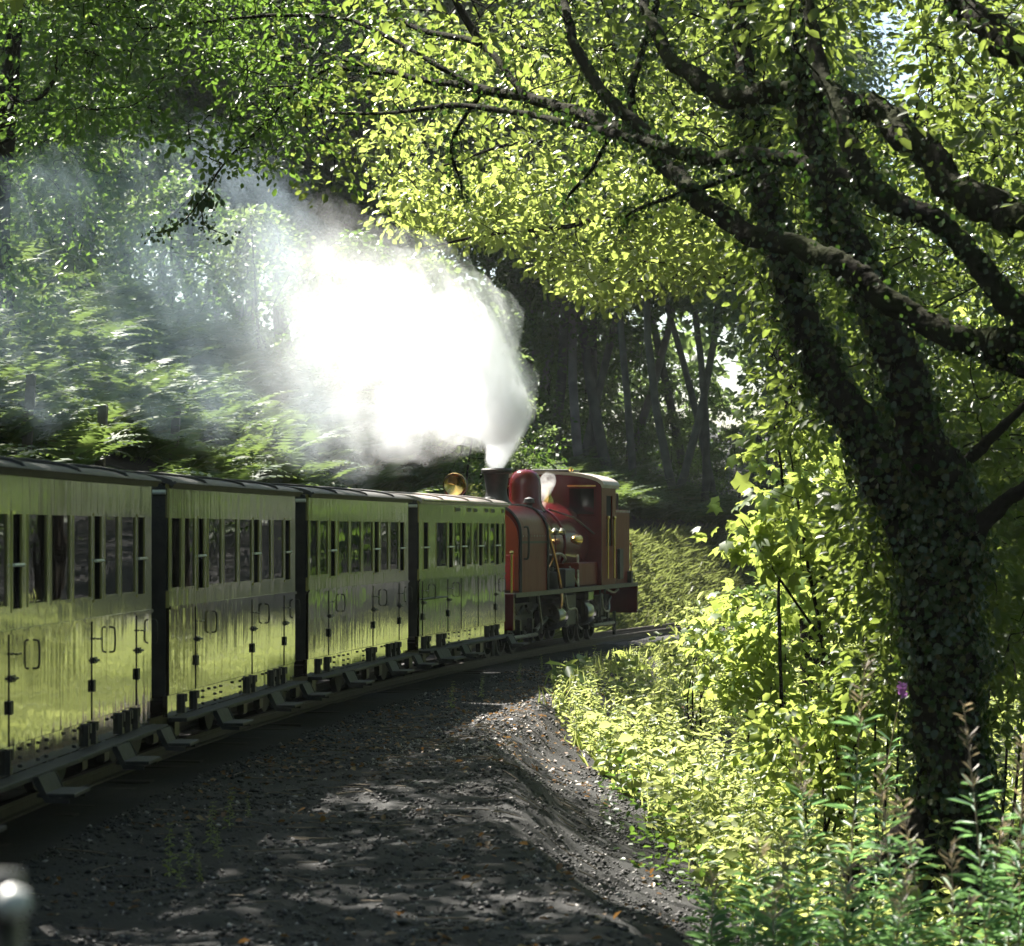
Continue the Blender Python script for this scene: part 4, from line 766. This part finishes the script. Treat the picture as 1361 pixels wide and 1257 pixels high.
DK = weed_template(88, 3, .25, .34, .5); p = P[RNG.integers(0, len(P), 110)]; tag(np_mesh('dock_leaves', *replicate(DK, p, RNG.uniform(0, 6.28, 110), RNG.uniform(.5, 1.1, 110)), 'shrubleaf'), 'broad dock leaves low among the verge weeds', 'weeds', kind='stuff')
# low bramble and ground ivy on the bank
n = 16000; s_all = RNG.uniform(2, 22, n); e_all = np.interp(s_all, [4, 10, 20], [4.35, 3.55, 2.5]); d_all = e_all + 1.0 + RNG.random(n) * 5.5; P = np.array([track(a, b_)[:2] for a, b_ in zip(s_all, d_all)])
keep = fnoise(P[:, 0], P[:, 1], 1.6, 23) + (d_all - e_all - 1.6) * .8 > -.2; P = P[keep]; n = len(P); P = np.column_stack([P, ground_z(P[:, 0], P[:, 1]) + RNG.random(n) ** 1.5 * .38])
lv = leaves(P, rand_dirs(n) * np.array([1, 1, .4]), rand_dirs(n) * .55 + np.array([0, 0, 1.]), RNG.uniform(.035, .085, n), .7); tag(np_mesh('ground_cover', *lv, 'darkleaf'), 'low brambles and ivy covering foot of the bank', 'ground cover', kind='stuff')

n = 9000; P = np.column_stack([RNG.uniform(2.8, 12, n), RNG.uniform(16, 48, n)]); P = P[track_sd(P[:, 0], P[:, 1])[1] > 5.5]; n = len(P); P = np.column_stack([P, ground_z(P[:, 0], P[:, 1]) + RNG.random(n) ** 1.5 * .5])
lv = leaves(P, rand_dirs(n) * np.array([1, 1, .4]), rand_dirs(n) * .55 + np.array([0, 0, 1.]), RNG.uniform(.06, .14, n), .7); tag(np_mesh('wood_floor_plants', *lv, 'shrubleaf'), 'low green plants on the wood floor behind the ivy-clad oak', 'ground cover', kind='stuff')

# ------------------------------------------------------------------ shrubs and saplings on the right
def shrub(name, label, x0, x1, y0, y1, Y, n, leafm, size, wid=.7, per=16, rad=.26, stems=None, depth=.9, group=None, hang=.35):
    bx = (x0 + x1) / 2; X = (bx - 680.5) * Y / FPX; o = empty(name, (X, Y, float(ground_z(X, Y)) - .05)); base = np.array(o.location); tag(o, label, 'shrub' if name != 'sapling' else 'sapling', group)
    c = px((x0 + x1) / 2, (y0 + y1) / 2, Y); hw = (x1 - x0) / 2 * Y / FPX; hh = (y1 - y0) / 2 * Y / FPX
    C = rand_dirs(n) * (RNG.random((n, 1)) ** .4) * np.array([hw, depth, hh]) + c; gz = ground_z(C[:, 0], C[:, 1]); C[:, 2] = np.maximum(C[:, 2], gz + .05)
    if stems is None:
        stems = []
        for k in range(4):
            tp_ = c + np.array([RNG.uniform(-.7, .7) * hw, RNG.uniform(-.5, .5) * depth, hh * RNG.uniform(.3, .8)]); b0 = base + np.array([RNG.uniform(-.12, .12), RNG.uniform(-.12, .12), 0])
            Pm = smooth_path([b0, b0 * .55 + tp_ * .45 + RNG.normal(size=3) * .1, tp_], 6); stems.append(np.column_stack([Pm, np.linspace(.018, .005, len(Pm))]))
    for s_ in stems: wood_part('stem', [rel(s_, o)], 'bark', o, 6)
    tv, tq = connect(np.concatenate([s_[:, :3] for s_ in stems]), C, .008, .002, 3); np_mesh('twigs', tv - base, tq, 'bark', o)
    lv = leaf_clusters(C, per, rad, size, wid, down=hang); np_mesh('foliage', lv[0] - base, lv[1], leafm, o); return o
shrub('sapling', 'slim sycamore sapling with large bright leaves left of the ivy trunk', 955, 1200, 635, 790, 25.5, 46, 'shrubleaf', .17, .95, 7, .24, [limb([(1118, 1090, 25.5, 9), (1112, 990, 25.5, 8), (1092, 850, 25.5, 7), (1072, 740, 25.5, 6), (1058, 650, 25.5, 4), (1050, 600, 25.5, 2)]), limb([(1092, 850, 25.5, 5), (1030, 760, 25.4, 4), (985, 690, 25.3, 2)]), limb([(1080, 780, 25.5, 4), (1140, 720, 25.6, 3), (1180, 680, 25.7, 2)])], .7)
shrub('sapling', 'young sapling with thin dark stem rising through the bright shrubs', 960, 1110, 500, 660, 30, 26, 'shrubleaf', .14, .95, 9, .28, [limb([(1040, 960, 30, 7), (1035, 800, 30, 6), (1040, 640, 30, 5), (1020, 520, 30, 3)])], .6)
shrub('verge_shrub', 'sunlit yellow-green shrub beside the far end of the path', 925, 1090, 760, 960, 31, 75, 'shrubleaf', .13, .95)
shrub('verge_shrub', 'low bright shrub in the sun before the ivy trunk', 990, 1180, 900, 1075, 24.5, 75, 'shrubleaf', .10)
shrub('verge_shrub', 'rounded small-leaved shrub close against the ivy trunk', 1105, 1215, 715, 960, 24.5, 90, 'shrubleaf', .075, .7, 24)
shrub('verge_shrub', 'dense shrub behind the ivy trunk at the right edge', 1255, 1420, 640, 960, 27, 110, 'oakleaf', .10)
shrub('verge_shrub', 'pale weedy shrub at the rail end beside the engine', 880, 985, 800, 900, 37, 45, 'weedleaf', .12, .4)
shrub('verge_shrub', 'tall backlit shrub behind the sapling leaves', 1000, 1200, 560, 860, 36, 100, 'shrubleaf', .15, .95)
shrub('verge_shrub', 'backlit thicket seen behind twin stems at right', 1180, 1420, 380, 760, 40, 150, 'shrubleaf', .16, .7, 18, .4)

def willowherb(xb, yt, Y, label, flower=False, nl=105):
    X = (xb - 680.5) * Y / FPX; z0 = float(ground_z(X, Y)) - .03; H = px(xb, yt, Y)[2] - z0; o = empty('willowherb', (X, Y, z0)); tag(o, label, 'plant', 'willowherb plants' if not flower else None)
    b0 = RNG.normal(0, .07, 2); f = np.linspace(0, 1, 9); P = np.column_stack([b0[0] * f ** 2 * H, b0[1] * f ** 2 * H, f * H]); v, q = tube_np(P, np.linspace(.006, .002, 9), 5); np_mesh('stem', v, np.array(q), 'seed', o)
    def at(fr): return np.column_stack([b0[0] * fr ** 2 * H, b0[1] * fr ** 2 * H, fr * H])
    fr = RNG.uniform(.18, .84, nl); a = np.arange(nl) * 2.4; A = np.column_stack([np.cos(a), np.sin(a), RNG.uniform(.05, .7, nl)])
    v, q = leaves(at(fr), A, np.column_stack([RNG.normal(0, .2, nl), RNG.normal(0, .2, nl), np.ones(nl)]), RNG.uniform(.11, .20, nl) * (1.15 - .45 * fr), .14, .2); np_mesh('leaves', v, q, 'herbleaf', o)
    n = 34; fr = RNG.uniform(.80, 1.0, n); a = np.arange(n) * 2.4; A = np.column_stack([np.cos(a), np.sin(a), RNG.uniform(.3, 1.1, n)])
    if flower: n = 12; fr, A = fr[:n] * .25 + .75, A[:n]; v, q = leaves(at(fr), A, rand_dirs(n) + np.array([0, 0, .6]), .05, .8); np_mesh('flowers', v, q, 'petal', o)
    else: v, q = leaves(at(fr), A, rand_dirs(n), RNG.uniform(.05, .09, n), .07); np_mesh('seed_pods', v, q, 'seed', o)
lw = ['willowherb with pale seed pods before the dark root', 'tall willowherb gone to seed, against dark trunk base', 'willowherb at right edge with curled pink seed head', 'seeding willowherb in the lower right corner', 'leafy willowherb among the clump below the oak', 'willowherb at left end of the clump']
k4 = 0
for i, (xb, yt, Y, k) in enumerate([(1078, 985, 15, 4), (1125, 860, 15.4, 0), (1195, 1010, 14.6, 1), (1240, 1060, 14.4, 4), (1318, 940, 14.2, 2), (1352, 985, 13.9, 3), (1000, 1125, 15.2, 4), (945, 1165, 15.4, 5), (1270, 1120, 14, 4), (1300, 1090, 14.8, 4), (1060, 1110, 14.6, 4), (1150, 1080, 15.2, 4), (1210, 1130, 14.2, 4), (1120, 1140, 14.2, 4), (1330, 1110, 14.3, 4), (1030, 1180, 14.3, 4), (1180, 1170, 13.9, 4), (1250, 1190, 13.8, 4)]):
    willowherb(xb, yt, Y, lw[k] if k != 4 else 'leafy willowherb, ' + ('fifth', 'twelfth', 'second', 'fourteenth', 'fifteenth', 'fourth', 'eighth', 'eleventh', 'sixth', 'seventeenth', 'third', 'ninth', 'thirteenth')[k4] + ' from left in the lower right clump'); k4 += (k == 4)
willowherb(1158, 908, 21.4, 'mauve flowering spike in the shrubs left of the ivy trunk', True, 30)

# ------------------------------------------------------------------ cinders, stones, litter on the path
def stones(n, s0, s1, dlo, dhi, r0, r1, name, m, label, cat):
    s_ = s0 + (s1 - s0) * RNG.random(n) ** 1.3; e_ = np.interp(s_, [4, 10, 20, 30, 60], [4.35, 3.55, 2.5, 2.1, 2.0]); d_ = dlo + (e_ + dhi - dlo) * RNG.random(n); P = np.array([track(a, b_)[:2] for a, b_ in zip(s_, d_)])
    r = r0 * (r1 / r0) ** (RNG.random(n) ** 2); P = np.column_stack([P, ground_z(P[:, 0], P[:, 1]) + r * .25])
    O = np.array([[1, 0, 0], [0, 1, 0], [-1, 0, 0], [0, -1, 0], [0, 0, 1], [0, 0, -1.]]); V_ = O[None] * RNG.uniform(.55, 1.25, (n, 6, 1)) * np.array([1, 1, .65]) + RNG.normal(0, .18, (n, 6, 3)); a = RNG.uniform(0, 6.28, n); c, s = np.cos(a)[:, None], np.sin(a)[:, None]
    V_ = np.stack([V_[..., 0] * c - V_[..., 1] * s, V_[..., 0] * s + V_[..., 1] * c, V_[..., 2]], -1) * r[:, None, None] + P[:, None]
    T = np.array([[0, 1, 4], [1, 2, 4], [2, 3, 4], [3, 0, 4], [1, 0, 5], [2, 1, 5], [3, 2, 5], [0, 3, 5]]); return tag(np_mesh(name, V_.reshape(-1, 3), (T[None] + (np.arange(n) * 6)[:, None, None]).reshape(-1, 3), m), label, cat, kind='stuff')
stones(66000, 1.5, 45, .95, 1.6, .006, .030, 'ballast', 'stone', 'dark cinders and ballast chippings over the path', 'gravel')
stones(5200, 15, 34, 2.0, .5, .006, .022, 'sun_patch_gravel', 'palestone', 'pale gravel, its colour standing in for sunlight at the path bend', 'gravel')  # pale stones put the sunlit patch into the gravel colour
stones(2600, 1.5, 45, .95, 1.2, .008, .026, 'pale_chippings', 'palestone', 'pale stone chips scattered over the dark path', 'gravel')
n = 2600; s_ = RNG.uniform(2, 34, n); e_ = np.interp(s_, [4, 10, 20, 30, 60], [4.35, 3.55, 2.5, 2.1, 2.0]); d_ = 1.1 + (e_ + 1.2 - 1.1) * RNG.random(n); P = np.array([track(a, b_)[:2] for a, b_ in zip(s_, d_)]); ok = fnoise(P[:, 0], P[:, 1], 1.0, 41) > -.1; P = P[ok]; n = len(P); P = np.column_stack([P, ground_z(P[:, 0], P[:, 1]) + .022])
tag(np_mesh('leaf_litter', *leaves(P, rand_dirs(n) * np.array([1, 1, .3]), rand_dirs(n) * .6 + np.array([0, 0, 1.]), RNG.uniform(.03, .07, n), .6), 'litter'), 'brown fallen leaves lying on the cinder path', 'leaf litter', kind='stuff')
parts = []
for k in range(260):
    s_ = RNG.uniform(2.5, 22); e_ = np.interp(s_, [4, 10, 20], [4.35, 3.55, 2.5]); X, Y, h = track(s_, RNG.uniform(1.2, e_ + .8)); a = RNG.uniform(0, 3.14); l = RNG.uniform(.06, .35); Q_ = np.array([[X + math.cos(a) * l * f + RNG.normal(0, .01), Y + math.sin(a) * l * f + RNG.normal(0, .01)] for f in (-.5, -.1, .3, .5)])
    v, f = tube_np(np.column_stack([Q_, ground_z(Q_[:, 0], Q_[:, 1]) + .03]), np.linspace(.005, .002, 4), 4); parts.append((v, np.array(f)))
tag(np_mesh('fallen_twigs', *merge(parts), 'twig'), 'dry twigs scattered across the cinder path', 'twigs', kind='stuff')
# tufts of weeds on the path
P = np.array([px(x, y, CAMZ * 0 + FPX * 1.93 / (y - HOR)) for x, y in [(250, 1150), (280, 1120), (305, 1100), (265, 1165), (600, 940), (690, 905), (330, 1085), (240, 1175), (640, 925), (720, 890), (760, 935), (800, 990), (290, 1140), (225, 1160)]]); P[:, 2] = ground_z(P[:, 0], P[:, 1])
tag(np_mesh('path_weeds', *replicate(WT_[1], P, RNG.uniform(0, 6.28, len(P)), RNG.uniform(.15, .3, len(P))), 'weedleaf'), 'small weeds sprouting from the cinder path', 'weeds', kind='stuff')
# added post in place of a blurred carriage handle; white knob paints its highlight
pp = px(14, 1195, 3.4); post = empty('handle_standin', (pp[0], pp[1], float(ground_z(pp[0], pp[1])))); tag(post, 'stand-in for blurred carriage handle, its glint a white knob, lower left', 'post')
hz = pp[2] - post.location.z
MB().tube([(-.02, 0, -.2), (-.02, 0, hz + .03)], .035, 12).build('shaft', 'gunmetal', post, 1); MB().lathe([(0, -.02), (.016, -.014), (.022, 0), (.016, .014), (0, .02)], (.008, -.036, hz), 'z', 14).build('knob', 'white', post, 1)

# ------------------------------------------------------------------ smoke and steam
def plume(name, balls, dens, scale, thr, col, label, x_fade=None, vox=.14, aniso=.35, parent=None):
    mb = MB()
    for (c, r) in balls: mb.lathe([(max(.001, r * math.sin(math.pi * k / 10)), -r * math.cos(math.pi * k / 10)) for k in range(11)], c, 'z', 14)
    m = bpy.data.materials.new(name); t, b, o = nodes(m); t.nodes.remove(b); pv = t.nodes.new("ShaderNodeVolumePrincipled"); pv.inputs["Color"].default_value = (*col, 1); pv.inputs["Anisotropy"].default_value = aniso
    v = objco(t); nz = noise(t, scale, 4, v, .6); mr = t.nodes.new("ShaderNodeMapRange"); mr.interpolation_type = 'SMOOTHSTEP'; mr.inputs[1].default_value = thr[0]; mr.inputs[2].default_value = thr[1]; mr.inputs[3].default_value = 0; mr.inputs[4].default_value = dens; t.links.new(nz, mr.inputs[0]); d = mr.outputs[0]
    if x_fade:
        sp = t.nodes.new("ShaderNodeSeparateXYZ"); t.links.new(v, sp.inputs[0]); f = t.nodes.new("ShaderNodeMapRange"); f.interpolation_type = 'LINEAR'; pw = t.nodes.new('ShaderNodeMath'); pw.operation = 'POWER'; pw.inputs[1].default_value = 3.0; t.links.new(f.outputs[0], pw.inputs[0])
        f.inputs[1].default_value, f.inputs[2].default_value, f.inputs[3].default_value, f.inputs[4].default_value = x_fade; t.links.new(sp.outputs[0], f.inputs[0])
        mu = t.nodes.new("ShaderNodeMath"); mu.operation = 'MULTIPLY'; p8 = t.nodes.new('ShaderNodeMath'); p8.operation = 'POWER'; p8.inputs[1].default_value = 16; t.links.new(f.outputs[0], p8.inputs[0]); p9 = t.nodes.new('ShaderNodeMath'); p9.operation = 'MULTIPLY_ADD'; p9.inputs[1].default_value = dens; t.links.new(p8.outputs[0], p9.inputs[0]); t.links.new(d, p9.inputs[2]); t.links.new(p9.outputs[0], mu.inputs[0]); t.links.new(pw.outputs[0], mu.inputs[1]); d = mu.outputs[0]
    t.links.new(d, pv.inputs["Density"]); t.links.new(pv.outputs[0], o.inputs["Volume"])
    ob = mb.build(name, m); rm = ob.modifiers.new('r', 'REMESH'); rm.mode = 'VOXEL'; rm.voxel_size = vox
    me = bpy.data.meshes.new_from_object(ob.evaluated_get(bpy.context.evaluated_depsgraph_get())); ob.modifiers.clear(); ob.data = me
    co = np.zeros(len(me.vertices) * 3, np.float32); nn = np.zeros_like(co); me.vertices.foreach_get("co", co); me.vertices.foreach_get("normal", nn); co = co.reshape(-1, 3); nn = nn.reshape(-1, 3)
    dsp = .5 * fnoise(co[:, 0] + co[:, 2] * .7, co[:, 1] - co[:, 2], 2.2, 61) + .35 * fnoise(co[:, 2] - co[:, 0], co[:, 1] + co[:, 0], 5.0, 62); me.vertices.foreach_set("co", (co + nn * (dsp * vox * 2.4)[:, None]).ravel()); me.update()
    if not me.materials: me.materials.append(m)
    if parent is not None: ob.parent = parent; return ob
    return tag(ob, label, 'smoke', kind=None)
PB = [(px(660, 617, 44.8), .17), (px(661, 603, 44.8), .25), (px(662, 586, 44.7), .34), (px(660, 562, 44.5), .46), (px(650, 542, 44.3), .58), (px(630, 525, 44.0), .72), (px(605, 498, 43.4), .9), (px(575, 472, 42.7), 1.05), (px(570, 535, 42.7), .75), (px(520, 440, 41.9), 1.2), (px(505, 540, 41.8), .8), (px(455, 430, 41), 1.3), (px(445, 525, 41), .95), (px(405, 400, 40), 1.25), (px(385, 312, 40), .6), (px(385, 490, 40), 1.05), (px(350, 440, 39), 1.25), (px(340, 545, 39), .75), (px(410, 578, 40), .5), (px(460, 592, 40.5), .4), (px(525, 582, 41.5), .4), (px(310, 400, 38.5), 1.0), (px(300, 500, 38.5), .9), (px(335, 330, 39), .6)]
nb = len(PB); grow = lambda f: [(c, r_ * (f if i > 4 else 1 + (f - 1) * .35)) for i, (c, r_) in enumerate(PB)]
sm = plume('smoke_plume', grow(1.22), .55, 1.8, (.42, .72), (.93, .96, .99), 'dense white smoke billowing from the engine chimney', (-5.2, -.25, .10, 1.0), .12)
plume('billow', grow(.95), 1.2, 1.7, (.38, .72), (.95, .97, .99), None, (-4.8, -.25, .06, 1.0), .10, parent=sm)
plume('core', grow(.68), 2.2, 2.2, (.36, .70), (.96, .975, .99), None, (-4.2, -.25, .03, 1.0), .09, parent=sm)
DB = [(px(300, 400, 38), 1.6), (px(220, 370, 37), 1.7), (px(140, 380, 36), 1.6), (px(60, 400, 35), 1.6), (px(0, 400, 35), 1.5), (px(240, 460, 37), 1.2), (px(320, 480, 38), 1.2), (px(300, 300, 38), 1.1), (px(440, 560, 40), .8), (px(500, 600, 41), .45), (px(-80, 400, 34), 1.4)]
plume('drifting_smoke', DB, .14, .9, (.34, .75), (.70, .86, 1.0), 'thin blue smoke drifting over the bracken in shafts of sunlight', None, .25, .45)
plume('steam_wisp', [(px(722, 650, 47.6), .16), (px(728, 640, 47.6), .13), (px(720, 662, 47.6), .10)], 2.6, 6, (.3, .6), (.98, .98, .98), 'small white steam puff in front of the engine cab', None, .05)

# ------------------------------------------------------------------ woodland haze
hm = bpy.data.materials.new('haze'); t, b, o = nodes(hm); t.nodes.remove(b); pv = t.nodes.new("ShaderNodeVolumePrincipled"); pv.inputs["Color"].default_value = (.93, .97, 1, 1); pv.inputs["Density"].default_value = .00014; pv.inputs["Anisotropy"].default_value = .3; t.links.new(pv.outputs[0], o.inputs["Volume"])
tag(MB().box(-70, 90, -12, 128, -4, 34).build('haze', hm), 'thin sunlit haze in the woodland air', 'haze', kind='stuff')
